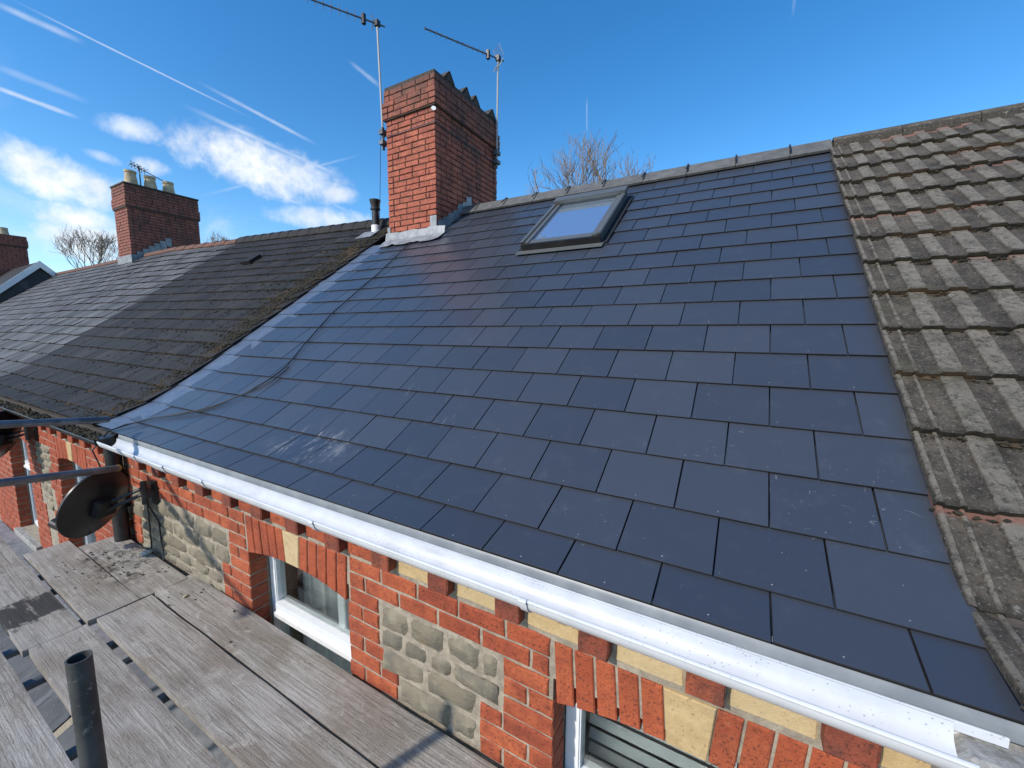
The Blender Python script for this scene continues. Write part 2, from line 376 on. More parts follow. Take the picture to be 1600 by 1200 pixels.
# ------------------------------------------------------------------ object helpers
WL = {}
def link(o, parent=None, loc=(0, 0, 0), rot=None):
    COL.objects.link(o); loc = Vector(loc); o.location = loc
    if rot is not None: o.rotation_euler = rot
    WL[o.name] = loc
    if parent is not None:
        o.parent = parent; o.matrix_parent_inverse = Matrix.Translation(-WL[parent.name])
    return o
def ob(name, me, mat=None, parent=None, loc=(0, 0, 0), rot=None):
    if mat and not me.materials: me.materials.append(MATS[mat])
    return link(bpy.data.objects.new(name, me), parent, loc, rot)
def thing(name, label, cat, loc, group=None):
    o = bpy.data.objects.new(name, None); o.empty_display_size = .2
    link(o, None, loc); return tag(o, label, cat, group)
def tag(o, label, cat, group=None):
    o['label'] = label; o['category'] = cat
    if group: o['group'] = group
    return o
class MB:
    def __init__(s): s.v = []; s.f = []
    def add(s, vs, fs):
        o = len(s.v); s.v += [tuple(v) for v in vs]; s.f += [tuple(i+o for i in f) for f in fs]
    def box(s, x0, x1, y0, y1, z0, z1):
        s.add([(x0, y0, z0), (x1, y0, z0), (x1, y1, z0), (x0, y1, z0), (x0, y0, z1), (x1, y0, z1), (x1, y1, z1), (x0, y1, z1)],
              [(0, 3, 2, 1), (4, 5, 6, 7), (0, 1, 5, 4), (1, 2, 6, 5), (2, 3, 7, 6), (3, 0, 4, 7)])
    def obox(s, M, x0, x1, y0, y1, z0, z1):
        b = MB(); b.box(x0, x1, y0, y1, z0, z1); s.add([M @ Vector(v) for v in b.v], b.f)
    def tube(s, pts, rad, n=8, cap=True, rads=None):
        pts = [Vector(p) for p in pts]; rings = []
        ref = None
        for i, p in enumerate(pts):
            d = (pts[min(i+1, len(pts)-1)] - pts[max(i-1, 0)])
            if d.length < 1e-9: d = Vector((0, 0, 1))
            d.normalize()
            if ref is None: ref = Vector((0, 0, 1)) if abs(d.z) < .9 else Vector((1, 0, 0))
            a = d.cross(ref).normalized(); b = d.cross(a).normalized()
            r = rads[i] if rads else rad
            rings.append([p + (a*math.cos(2*math.pi*k/n) + b*math.sin(2*math.pi*k/n))*r for k in range(n)])
        vs = [v for rg in rings for v in rg]
        fs = [(i*n+k, i*n+(k+1) % n, (i+1)*n+(k+1) % n, (i+1)*n+k) for i in range(len(rings)-1) for k in range(n)]
        if cap: fs += [tuple(range(n))[::-1], tuple((len(rings)-1)*n+k for k in range(n))]
        s.add(vs, fs)
    def lathe(s, prof, c, n=20):
        c = Vector(c); vs = []; fs = []
        for r, z in prof:
            vs += [c + Vector((r*math.cos(2*math.pi*k/n), r*math.sin(2*math.pi*k/n), z)) for k in range(n)]
        for i in range(len(prof)-1):
            fs += [(i*n+k, i*n+(k+1) % n, (i+1)*n+(k+1) % n, (i+1)*n+k) for k in range(n)]
        s.add(vs, fs)
    def mesh(s, name, smooth=False):
        me = bpy.data.meshes.new(name); me.from_pydata(s.v, [], s.f)
        bm = bmesh.new(); bm.from_mesh(me); bmesh.ops.recalc_face_normals(bm, faces=bm.faces); bm.to_mesh(me); bm.free()
        if smooth:
            me.polygons.foreach_set('use_smooth', [True]*len(me.polygons))
            try: me.set_sharp_from_angle(angle=R(40))
            except Exception: pass
        return me
def boxmesh(name, x0, x1, y0, y1, z0, z1, bev=0.0):
    m = MB(); m.box(x0, x1, y0, y1, z0, z1); me = m.mesh(name)
    if bev:
        bm = bmesh.new(); bm.from_mesh(me)
        bmesh.ops.bevel(bm, geom=bm.edges[:], offset=bev, segments=1, affect='EDGES'); bm.to_mesh(me); bm.free()
    return me

# ------------------------------------------------------------------ roof profile (tails of the new slates, measured course by course)
G = 0.2463; TH = R(35.606)
PY = [0.0, .159, .386, .595, .800]; PZ = [0.0, .049, .147, .276, .413]
for j in range(5, 20):
    PY.append(.800 + (j-4)*G*math.cos(TH)); PZ.append(.413 + (j-4)*G*math.sin(TH))
RIDGE_Y, RIDGE_Z = 3.72, 2.505
def lift(x):           # the older roofs to the left ride a little higher towards the next chimney
    return max(0.0, min(1.0, (-4.8-x)/7.5))*.30
def roofpt(s, x=0.0, off=0.0, course=G):
    """point at slope length s (metres from the eave), off above the surface"""
    q = s/course; j = max(0, min(18, int(q))); f = q-j
    y = PY[j] + (PY[j+1]-PY[j])*f; z = PZ[j] + (PZ[j+1]-PZ[j])*f
    a = math.atan2(PZ[j+1]-PZ[j], PY[j+1]-PY[j])
    return Vector((x, y - math.sin(a)*off, z + math.cos(a)*off + lift(x)*min(1, s/4.4)))

# ------------------------------------------------------------------ ground
street = ob('street', boxmesh('street', -120, 90, -90, 90, -5.6, -5.5), 'street'); street['kind'] = 'structure'

# ------------------------------------------------------------------ brick makers
_bc = {}
def brick_mesh(w, h, d, seed=0):
    """brick with a chamfered, slightly uneven face towards -Y; origin at the lower left of the face"""
    key = (round(w, 3), round(h, 3), round(d, 3), seed % 5)
    if key in _bc: return _bc[key]
    rd = random.Random(hash(key) & 0xffff)
    j = lambda a=.0016: rd.uniform(-a, a)
    c = .005; nl = 3 if w > .13 else 2
    ring = [(w*i/nl, 0) for i in range(nl)]+[(w, 0), (w, h*.5)]+[(w-w*i/nl, h) for i in range(nl)]+[(0, h), (0, h*.5)]
    k = len(ring); v = []
    for x, z in ring:      # chipped, slightly wandering arrises
        v.append((x+j(.0028), c+j(.001), z+j(.0028)))
    for x, z in ring:
        v.append((min(max(x, c), w-c)+j(.002), j(.0014), min(max(z, c), h-c)+j(.002)))
    v += [(x, d, z) for x, z in ring]
    f = [tuple(k+i for i in range(k))] + [(i, (i+1) % k, k+(i+1) % k, k+i) for i in range(k)] + [(2*k+i, 2*k+(i+1) % k, (i+1) % k, i) for i in range(k)]
    m = MB(); m.add(v, f); _bc[key] = m.mesh('brick'); return _bc[key]
def fill_row(x0, x1, parity, pitch=.222, gap=.011):
    out = []; x = x0
    if parity and x1-x0 > .16:
        out.append((x, pitch/2-gap)); x += pitch/2
    while x1-x > .03:
        w = min(pitch-gap, x1-x)
        if 0 < x1-(x+w+gap) < .045: w = x1-x
        out.append((x, w)); x += w+gap
    return out

Z0 = -.294; CH = .0801            # top of the first full brick course, course height
WALL_Y = .05
def facade(house, xa, xb, windows, stones, cream_from, individual, zbot=-1.25, dent=None):
    """front wall with bricks, arches, dentil course and rubble panels; windows: (x0, x1), stones: (x0, x1)"""
    back = MB()
    zt = -.16
    xs = sorted([xa] + [w for p in windows for w in p] + [xb])
    SILL = -1.80
    for i in range(0, len(xs)-1):
        a, b = xs[i], xs[i+1]
        if any(abs(a-w[0]) < 1e-6 for w in windows):
            back.box(a-.006, b+.006, WALL_Y+.007, WALL_Y+.30, -.445, zt); back.box(a-.006, b+.006, WALL_Y+.007, WALL_Y+.30, -5.5, SILL)
        else:
            l = a+(.006 if i else 0); r = b-(.006 if i < len(xs)-2 else 0)
            back.box(l, r, WALL_Y+.007, WALL_Y+.30, -5.5, zt)
    wall = ob('front_wall', back.mesh('front_wall'), 'mortar', house)
    joined = MB(); joined_r = MB(); joined_c = MB()
    def put(name, w, h, d, x, y, z, mat, seed):
        me = brick_mesh(w, h, d, seed)
        if individual:
            q = me if not me.materials or me.materials[0] == MATS[mat] else me.copy()
            if q is not me: q.materials.clear()
            ob(name, q, mat, wall, (x, y, z))
        else:
            t = joined_c if mat == 'cream_stone' else joined_r if mat == 'rubbed_brick' else joined
            t.add([(a+x, b+y, c+z) for a, b, c in [tuple(vv.co) for vv in me.vertices]], [tuple(p.vertices) for p in me.polygons])
    rows = int((Z0-zbot)/CH)
    for k in range(rows):
        ztop = Z0-k*CH; zb = ztop-CH+.011
        holes = []
        for (p, q) in windows:
            if k < 3: holes.append((p-.012, q+.012, 'arch'))
            else: holes.append((p, q, 'win'))
        for (p, q) in stones:
            if 2 <= k <= 4 or 8 <= k <= 10: holes.append((p, q, 'stone'))
            elif k >= 5: holes.append((p+.115, q-.11, 'stone'))
        holes.sort(); x = xa; segs = []
        for h in holes:
            if h[0] > x+.02: segs.append((x, h[0]-(0 if h[2] == 'win' else .010)))
            x = h[1] + (0 if h[2] == 'win' else .010)
        if xb > x+.02: segs.append((x, xb))
        for (a, b) in segs:
            for (bx, bw) in fill_row(a, b, k % 2):
                put('brick', bw, CH-.011+random.uniform(-.0015, .0015), .105, bx, WALL_Y+random.uniform(-.002, .002), zb, 'wall_brick', random.randrange(5))
    # arches: five rubbed bricks each side of a cream keystone
    for (p, q) in windows:
        c = (p+q)/2; kt, kb = .0735, .058
        def vous(name, t0, t1, b0, b1, mat, pr):
            zt0 = -.298; 
            def zb(x): return -.534 + .053*(1-((x-c)/((q-p)/2))**2)
            ch = .004
            front = [(b0, zb(b0)), (b1, zb(b1)), (t1, zt0), (t0, zt0)]
            mid = (sum(a for a, _ in front)/4, sum(a for _, a in front)/4)
            ins = [(x+(ch if x < mid[0] else -ch), z+(ch if z < mid[1] else -ch)) for x, z in front]
            y = WALL_Y-pr+random.uniform(-.0015, .0015)
            m = MB(); v = [(x, y+ch, z) for x, z in front]+[(x, y, z) for x, z in ins]+[(x, y+.115, z) for x, z in front]
            m.add(v, [(4, 5, 6, 7)]+[(i, (i+1) % 4, 4+(i+1) % 4, 4+i) for i in range(4)]+[(8+i, 8+(i+1) % 4, (i+1) % 4, i) for i in range(4)])
            if individual: ob(name, m.mesh(name), mat, wall)
            else: (joined_c if mat == 'cream_stone' else joined_r).add(m.v, m.f)
        for sgn in (-1, 1):
            tE, bE = (c+sgn*((q-p)/2+.012), c+sgn*((q-p)/2-.002)); tS, bS = c+sgn*(kt+.004), c+sgn*(kb+.004)
            for i in range(5):
                f0, f1 = i/5, (i+1)/5
                ta, tb_ = tS+(tE-tS)*f0, tS+(tE-tS)*f1-sgn*.009
                ba, bb = bS+(bE-bS)*f0, bS+(bE-bS)*f1-sgn*.009
                if sgn > 0: vous('arch_brick', ta, tb_, ba, bb, 'rubbed_brick', .0)
                else: vous('arch_brick', tb_, ta, bb, ba, 'rubbed_brick', .0)
        vous('keystone', c-kt, c+kt, c-kb, c+kb, 'cream_stone', .003)
    # dentil course with blocks between
    x = dent
    while x > xa+.12: x -= .3265
    ds = []
    while x < xb-.05:
        if x > xa: ds.append(x)
        x += .3265
    prev = xa
    for d in ds+[xb]:
        a, b = prev+.006, d-.006
        if b-a > .05:
            cr = a > cream_from
            put('cream_block' if cr else 'brick', b-a, .104 if cr else .106, .1, a, WALL_Y+(.004 if cr else .0), -.276, 'cream_stone' if cr else 'wall_brick', random.randrange(5))
        if d < xb: put('dentil', .104+random.uniform(-.004, .004), .088, .14, d, WALL_Y-.042+random.uniform(-.004, .003), -.256, 'dentil_brick', random.randrange(5))
        prev = d+.104
    if not individual:
        for jm, mt, nm in ((joined, 'wall_brick', 'bricks'), (joined_r, 'rubbed_brick', 'arch_bricks'), (joined_c, 'cream_stone', 'cream_blocks')):
            if jm.v: o = ob(nm, jm.mesh(nm), mt, wall); o['kind'] = 'stuff'
    # rubble panels
    for (p, q) in stones:
        m = MB(); m.box(p-.004, q+.004, WALL_Y+.0095, WALL_Y+.02, -1.9, -.452)
        ob('panel_mortar', m.mesh('panel_mortar'), 'sandy_mortar', wall)
        z = -.462; row = 0
        jm = MB()
        while z > -1.15:
            h = random.choice((.075, .095, .12)); 
            inset = 0 if z > -.70 else .115
            x = p+.008+inset
            xe = q-.008-(0 if z > -.655 else .11)
            while x < xe-.03:
                w = random.uniform(.12, .30); 
                if xe-x-w < .07: w = xe-x
                me = rubble(w-.012, h-.012, random.randrange(10**6))
                if individual: ob('stone', me, 'rubble_stone', wall, (x+.004, WALL_Y-.004+random.uniform(-.006, .006), z-h+.008))
                else: jm.add([(v.co.x+x, v.co.y+WALL_Y-.004, v.co.z+z-h) for v in me.vertices], [tuple(f.vertices) for f in me.polygons])
                x += w
            z -= h; row += 1
        if not individual: o = ob('stones', jm.mesh('stones', True), 'rubble_stone', wall); o['kind'] = 'stuff'
    return wall
def rubble(w, h, seed):
    rd = random.Random(seed); nx, nz = max(4, int(w/.022)), max(3, int(h/.022)); v = []; f = []
    off = Vector((rd.uniform(0, 99), rd.uniform(0, 99), 0)); tl = rd.uniform(-.08, .08); tv = rd.uniform(-.12, .12)
    for j in range(nz+1):
        for i in range(nx+1):
            a, b = i/nx, j/nz
            e = min(a, 1-a)*w; g_ = min(b, 1-b)*h; edge = min(e, g_)
            rr = max(0, 1-edge/.008)
            x, z = a*w, b*h
            n1 = noise.noise(Vector((x*9, z*16, 0))+off); n2 = noise.noise(Vector((x*34, z*40, 3))+off)
            y = .020*rr**2 - .004 - n1*.009 - n2*.006 + (a-.5)*tl*w + (b-.5)*tv*h
            cx = noise.noise(Vector((z*22, 7, a*3))+off)*.006; cz = noise.noise(Vector((x*20, 2, b*3))+off)*.0055
            v.append((x+cx, y, z+cz))
    n = nx+1
    f = [(j*n+i, j*n+i+1, (j+1)*n+i+1, (j+1)*n+i) for j in range(nz) for i in range(nx)]
    k = len(v)
    rim = [i for i in range(n)]+[j*n+nx for j in range(1, nz+1)]+[nz*n+i for i in range(nx-1, -1, -1)]+[j*n for j in range(nz-1, 0, -1)]
    for q in rim: v.append((v[q][0], .045, v[q][2]))
    L = len(rim)
    f += [(rim[(i+1) % L], rim[i], k+i, k+(i+1) % L) for i in range(L)]
    m = MB(); m.add(v, f); return m.mesh('stone', True)

def window(house, p, q, detail=True):
    """white plastic sash window set back in the wall"""
    zt, zb, y = -.445, -1.80, WALL_Y+.12
    m = MB(); fw = .062
    m.box(p, p+fw, y, y+.07, zb, zt); m.box(q-fw, q, y, y+.07, zb, zt)
    m.box(p+fw, q-fw, y+.001, y+.069, zt-.05, zt); m.box(p+fw, q-fw, y+.001, y+.069, zb, zb+fw)
    me = m.mesh('window'); bm = bmesh.new(); bm.from_mesh(me)
    bmesh.ops.bevel(bm, geom=bm.edges[:], offset=.006, segments=2, affect='EDGES'); bm.to_mesh(me); bm.free()
    w = ob('window', me, 'window_pvc', house)
    tr = MB(); tr.box(p+fw, q-fw, y-.012, y+.062, -.985, -.905); tr.box(p+fw, q-fw, y-.026, y-.012, -.990, -.962)
    ob('transom', tr.mesh('transom'), 'window_pvc', w)
    ob('pane', boxmesh('pane', p+fw-.004, q-fw+.004, y+.030, y+.036, -.91, zt-.045), 'glass', w)
    ob('pane', boxmesh('pane', p+fw-.004, q-fw+.004, y+.040, y+.046, zb+.05, -.97), 'glass', w)
    if detail == 'pale_sheet':
        nm_ = MB(); NP = 60; xs_ = [p+.03+(q-p-.06)*i/NP for i in range(NP+1)]
        nm_.add([(x, y+.20+.012*math.sin(i*1.1)+.006*math.sin(i*2.9), z) for z in (-1.8, -.46) for i, x in enumerate(xs_)], [(i, i+1, NP+2+i, NP+1+i) for i in range(NP)])
        ob('reflection_sheet', nm_.mesh('reflection_sheet', True), 'added_reflection', w)  # added pale sheet, imitates the reflections that brighten this glass
    if detail:
        cx = p+(q-p)*.68
        ob('mullion', boxmesh('mullion', cx-.032, cx+.032, y+.055, y+.10, -.92, -.60, .006), 'window_pvc', w)
        bl = MB()
        for i in range(18 if detail == 'reflection_bars' else 0):  # added bars behind the pane, imitating scaffold boards mirrored in it
            z = -.50-i*.07
            bl.obox(Matrix.Translation((0, y+.19, z)) @ Matrix.Rotation(R(55), 4, 'X'), p+.04, q-.04, -.019, .019, -.001, .001)
        if bl.v: ob('added_reflection', bl.mesh('added_reflection'), 'added_reflection', w)
    rm = MB(); rm.box(p-.25, q+.25, y+1.9, y+1.95, zb-.3, zt+.2); rm.box(p-.3, p-.25, y+.12, y+1.9, zb-.3, zt+.2); rm.box(q+.25, q+.3, y+.12, y+1.9, zb-.3, zt+.2)
    rm.box(p-.25, q+.25, y+.12, y+1.9, zb-.34, zb-.3); rm.box(p-.25, q+.25, y+.12, y+1.9, zt+.2, zt+.24)
    ob('room', rm.mesh('room'), 'room', w)
    sl = boxmesh('sill', p-.05, q+.05, WALL_Y-.05, WALL_Y+.16, zb-.075, zb-.002, .006)
    ob('sill', sl, 'grey_concrete', w)
    return w

# ------------------------------------------------------------------ old slate roof (joined or individual)
def old_roof(house, xa, xb, mat, individual, gauge=.232, wid=.265, seed=1, smax=4.42, rough=.004):
    rd = random.Random(seed)
    deck = MB(); N = 24; MX = max(2, int((xb-xa)/.8))
    vs = []; fs = []
    for i in range(MX+1):
        x = xa+(xb-xa)*i/MX
        for j in range(N+1):
            vs.append(roofpt(.06+(smax-.06)*j/N, x, -.022))
    for i in range(MX):
        for j in range(N): fs.append((i*(N+1)+j, (i+1)*(N+1)+j, (i+1)*(N+1)+j+1, i*(N+1)+j+1))
    deck.add(vs, fs)
    roof = ob('roof', deck.mesh('roof'), 'dark_mortar', house)
    ncourse = int(smax/gauge)
    cand = []
    for c in range(ncourse):
        s = .0+c*gauge
        x = xa - (wid/2 if c % 2 else 0) + rd.uniform(-.01, .01)
        while x < xb-.02:
            w = wid+rd.uniform(-.006, .006)
            a, b = max(x, xa), min(x+w-.004, xb)
            if b-a > .04: cand.append((s, a, b))
            x += w
    big = MB(); T = .010; fm = []; var = [mat, mat+'_pale', mat+'_dull']
    cand.sort(key=lambda q: -(q[1]) + q[0]*.25)
    for n, (s, a, b) in enumerate(cand):
        s_ = s+rd.uniform(-rough, rough)*1.4; xm = (a+b)/2
        p0 = roofpt(s_, xm, .018+rd.uniform(0, rough*1.6)); p1 = roofpt(s_+gauge*1.15, xm, .002)
        d = (p1-p0).normalized(); X = Vector((1, 0, (lift(b)-lift(a))/(b-a)*min(1, s/4.4))).normalized(); Zn = X.cross(d).normalized()
        Mx = Matrix((X, d, Zn)).transposed().to_4x4() @ Matrix.Rotation(rd.uniform(-.006, .006), 4, 'Z')
        Mx.translation = p0
        L = gauge*1.5; hw = (b-a)/2
        m = MB(); j = lambda: rd.uniform(-.003, .003)
        m.add([(-hw, j(), -T), (hw, j(), -T), (hw, L, -T), (-hw, L, -T), (-hw+.001, j()+.001, 0), (0, j(), rd.uniform(0, .001)), (hw-.001, j()+.001, 0), (hw, L, 0), (-hw, L, 0)],
              [(0, 1, 6, 5, 4), (1, 2, 7, 6), (3, 0, 4, 8), (4, 5, 6, 7, 8)])
        if individual and n < 300:
            me = m.mesh('slate'); me.materials.append(MATS[rd.choice(var)]); me.materials.append(MATS['slate_edge']); me.polygons[0].material_index = 1; me.polygons[1].material_index = 1; me.polygons[2].material_index = 1; o = ob('slate', me, None, roof); o.matrix_basis = Mx
        else: big.add([Mx @ Vector(v) for v in m.v], m.f); fm += [3, 3, 3, rd.choice((0, 0, 1, 2))]
    if big.v:
        me = big.mesh('slates')
        for q in var+['slate_edge']: me.materials.append(MATS[q])
        me.polygons.foreach_set('material_index', fm)
        o = ob('slates', me, None, roof); o['kind'] = 'stuff'
    return roof
def back_slope(house, xa, xb, mat):
    m = MB(); 
    za, zb_ = RIDGE_Z+lift(xa), RIDGE_Z+lift(xb)
    m.add([(xa, RIDGE_Y, za), (xb, RIDGE_Y, zb_), (xb, RIDGE_Y+3.6, -.1), (xa, RIDGE_Y+3.6, -.1)], [(0, 1, 2, 3)])
    ob('rear_roof', m.mesh('rear_roof'), mat, house)
    w = MB(); w.box(xa+.02, xb-.02, RIDGE_Y+3.3, RIDGE_Y+3.5, -5.5, -.1); ob('rear_wall', w.mesh('rear_wall'), 'render_wall', house)
def ridge_run(house, xa, xb, pitch, mat, bed, h=.10, clips=False, flat=False, phase=0.0):
    b = MB(); N = max(1, int((xb-xa)/.5))
    for i in range(N):
        x0 = xa+(xb-xa)*i/N; x1 = xa+(xb-xa)*(i+1)/N
        z0, z1 = RIDGE_Z+lift(x0)-.02, RIDGE_Z+lift(x1)-.02
        b.add([(x0, RIDGE_Y-.10, z0-.07), (x1, RIDGE_Y-.10, z1-.07), (x1, RIDGE_Y, z1+.055), (x0, RIDGE_Y, z0+.055), (x0, RIDGE_Y+.10, z0-.07), (x1, RIDGE_Y+.10, z1-.07)],
              [(0, 1, 2, 3), (3, 2, 5, 4)])
    rg = ob('ridge', b.mesh('ridge'), bed, house)
    x = xa+phase
    if phase > .05: x -= pitch
    while x < xb-.02:
        a, e = max(x, xa)+.003, min(x+pitch, xb)-.003
        x += pitch
        if e-a < .03: continue
        zc = RIDGE_Z+lift((a+e)/2)
        m = MB(); prof = []
        if flat:   # angled ridge tile
            prof = [(-.150, -.075), (-.012, h-.02), (0, h-.012), (.012, h-.02), (.150, -.075)]
        else:
            prof = [(-.125*math.cos(t_), -.06+(h+.06)*math.sin(t_)) for t_ in [math.pi*k/8 for k in range(9)]]
            prof = [(p_[0], p_[1]) for p_ in prof]
        top = [(a, y, z) for y, z in prof]+[(e, y, z) for y, z in prof]
        n = len(prof); inn = [(xx, y*.9, z-.016) for xx, y, z in top]
        m.add(top+inn, [(i, n+i, n+i+1, i+1) for i in range(n-1)] + [(2*n+i, 2*n+i+1, 3*n+i+1, 3*n+i) for i in range(n-1)]
              + [(i, i+1, 2*n+i+1, 2*n+i) for i in range(n-1)] + [(n+i+1, n+i, 3*n+i, 3*n+i+1) for i in range(n-1)]
              + [(0, 2*n, 3*n, n), (n-1, 2*n-1, 4*n-1, 3*n-1)])
        ob('ridge_tile', m.mesh('ridge_tile', not flat), mat, rg, (0, RIDGE_Y, zc), None)
        if clips and e < xb-.1:
            k = MB(); k.box(e-.005, e+.010, -.03, .03, h-.018, h-.002)
            k.obox(Matrix.Translation((e+.003, -.078, .02)) @ Matrix.Rotation(R(35), 4, 'X'), -.007, .007, -.085, .060, .002, .010)
            ob('ridge_clip', k.mesh('ridge_clip'), 'black_plastic', rg, (0, RIDGE_Y, zc))
    return rg

# ------------------------------------------------------------------ chimney stack
def chimney(house, x0, x1, y0, y1, zb, zshaft, ztop, mat, individual, ch=.0745, pitch=.232, mort='dark_mortar'):
    core = MB(); g = .011
    core.box(x0+g, x1-g, y0+g, y1-g, zb, zshaft); core.box(x0-.034+g, x1+.034-g, y0-.034+g, y1+.034-g, zshaft+.004, zshaft+.215); core.box(x0-.016+g, x1+.016-g, y0-.016+g, y1+.016-g, zshaft+.216, ztop)
    st = ob('chimney', core.mesh('chimney'), mort, house)
    D = .10; rest = MB()
    nC = int(round((ztop-zb)/ch)); chh = (ztop-zb)/nC
    for k in range(nC):
        z = zb+k*chh; h = chh-.0125
        o = 0.0 if z < zshaft-.01 else (.034 if z < zshaft+.22 else .016)
        X0, X1, Y0, Y1 = x0-o, x1+o, y0-o, y1+o
        par = k % 2
        for face in range(4):
            wlen = (X1-X0) if face % 2 == 0 else (Y1-Y0)
            a = 0 if (par == (face % 2)) else D+.009
            for (s, w) in fill_row(a, wlen-a, (k//2+face) % 2, pitch, .0125):
                me = brick_mesh(round(w, 2) if w < .2 else round(w, 3), h, D, random.randrange(5))
                jit = random.uniform(-.0025, .0025)
                if face == 0: loc, rz = (X0+s, Y0+jit, z), 0
                elif face == 1: loc, rz = (X1-jit, Y0+s, z), math.pi/2
                elif face == 2: loc, rz = (X1-s, Y1-jit, z), math.pi
                else: loc, rz = (X0+jit, Y1-s, z), -math.pi/2
                if individual and face in (0, 1):
                    q = me
                    if me.materials and me.materials[0] != MATS[mat]: q = me.copy(); q.materials.clear()
                    ob('brick', q, mat, st, loc, (0, 0, rz))
                else:
                    Mx = Matrix.Translation(loc) @ Matrix.Rotation(rz, 4, 'Z')
                    rest.add([Mx @ v.co for v in me.vertices], [tuple(p.vertices) for p in me.polygons])
    o = ob('bricks', rest.mesh('bricks'), mat, st); o['kind'] = 'stuff'
    return st

# ================================================================== THE HOUSE WITH THE NEW SLATE ROOF
HX0, HX1 = -4.55, .455
house = thing('terraced_house', 'red brick terraced house with new blue-black slate roof, white gutter and roof window', 'house', (-2.05, 3.7, -5.5), 'terraced houses in the row')
# deck and slates
dk = MB(); vs = []; fs = []
for X in (HX0-.2, HX1+.02):
    vs.append((X, .006, -.0115))
    for j in range(1, 19): vs.append((X, PY[j]+(.015 if j > 1 else .0), PZ[j]-(.030 if j > 1 else .016)))
for j in range(18): fs.append((j, 19+j, 20+j, j+1))
dk.add(vs, fs); roof = ob('roof', dk.mesh('roof'), 'black_plastic', house)
_sc = {}
def slate_mesh(w, L):
    key = (round(w, 3), round(L, 3))
    if key not in _sc:
        t = .0060; m = MB(); c = .0008
        hw = w/2
        m.add([(-hw, 0, -t), (hw, 0, -t), (hw, L, -t), (-hw, L, -t), (-hw, 0, -c), (hw, 0, -c), (hw, L, -c), (-hw, L, -c),
               (-hw+c, c, 0), (hw-c, c, 0), (hw-c, L, 0), (-hw+c, L, 0)],
              [(3, 2, 1, 0), (0, 1, 5, 4), (1, 2, 6, 5), (2, 3, 7, 6), (3, 0, 4, 7), (4, 5, 9, 8), (5, 6, 10, 9), (6, 7, 11, 10), (7, 4, 8, 11), (8, 9, 10, 11)])
        me = m.mesh('slate'); me.materials.append(MATS['new_slate']); me.materials.append(MATS['slate_edge'])
        for p in me.polygons:
            if p.normal.z < .97: p.material_index = 1
        _sc[key] = me
    return _sc[key]
SKY = (-2.04, -1.265, 2.43, 3.27)       # roof window opening x0 x1, y0 y1
CHX0, CHX1, CHY0, CHY1 = -4.53, -3.68, 3.10, 4.58
SLATE_L = -4.575
riv = MB()
for c in range(18):
    x = -40*.15 + (0 if c % 2 == 0 else .15)      # joints of even courses fall on even half widths
    j1 = c+1
    p0 = Vector((0, PY[c], PZ[c])); p1 = Vector((0, PY[j1], PZ[j1]))
    d = (p1-p0).normalized(); nrm = Vector((1, 0, 0)).cross(d).normalized()
    aim = (p1 - nrm*.0102 - p0).normalized()
    ang = math.atan2(aim.z, aim.y)
    L = (p1-p0).length + (.19 if c < 17 else .06)
    while x < HX1:
        a, b = x+.0024, x+.3-.0024
        a = max(a, SLATE_L + (0.0 if c % 2 else .06)); b = min(b, HX1+.004)
        x += .3
        if b-a < .03: continue
        # openings: roof window and chimney
        ym = (p0.y+p1.y)/2
        if SKY[2]-.03 < ym < SKY[3]+.02:
            if a >= SKY[0]-.02 and b <= SKY[1]+.02: continue
            if a < SKY[0] < b: b = SKY[0]-.02
            if a < SKY[1] < b: a = SKY[1]+.03
            if b-a < .03: continue
        if ym > CHY0-.05 and b < CHX1+.02: continue
        if ym > CHY0-.05 and a < CHX1: a = CHX1+.01
        if b-a < .03: continue
        o = ob('slate', slate_mesh(b-a, L), 'new_slate', roof, ((a+b)/2, p0.y+random.uniform(-.0012, .0012), p0.z+random.uniform(-.0006, .0008)))
        o.rotation_euler = (ang+random.uniform(-.004, .004), random.uniform(-.0035, .0035), random.uniform(-.002, .002))
        if b-a > .2:      # copper disc rivet holding the tail
            rc = Vector(((a+b)/2+random.uniform(-.006, .006), 0, 0)); q_ = p0+aim*.022+nrm*.0012; rr_ = .0030
            ring_ = [rc+q_+Vector((1, 0, 0))*math.cos(k*1.0472)*rr_+aim*math.sin(k*1.0472)*rr_ for k in range(6)]
            riv.add(ring_+[rc+q_+nrm*.0022], [(k, (k+1) % 6, 6) for k in range(6)])
o = ob('rivets', riv.mesh('rivets'), 'galvanised', roof); o['kind'] = 'stuff'
def soaker_mesh(L):
    me = boxmesh('soaker', -.19, .24, 0, L, -.004, 0); me.materials.append(MATS['soaker_metal']); me.materials.append(MATS['slate_edge'])
    for p in me.polygons:
        if p.normal.z < .5: p.material_index = 1
    return me
# stepped metal soakers along the party line
for c in range(17):
    p0 = Vector((0, PY[c], PZ[c])); p1 = Vector((0, PY[c+1], PZ[c+1])); d = (p1-p0).normalized(); ang = math.atan2(d.z, d.y)
    if p1.y > 3.2: break
    o = ob('soaker', soaker_mesh((p1-p0).length+.05), 'soaker_metal', roof, (-4.665+(.022 if c % 2 else -.022)+random.uniform(-.012, .012), p0.y+.02-.003, p0.z+.005))
    o.rotation_euler = (ang-.022, random.uniform(-.012, .004), random.uniform(-.01, .01))
ridge_run(house, CHX1+.02, HX1, .446, 'ridge_tile', 'dark_mortar', .075, clips=True, flat=True, phase=.23)
back_slope(house, HX0, HX1, 'grey_slate')

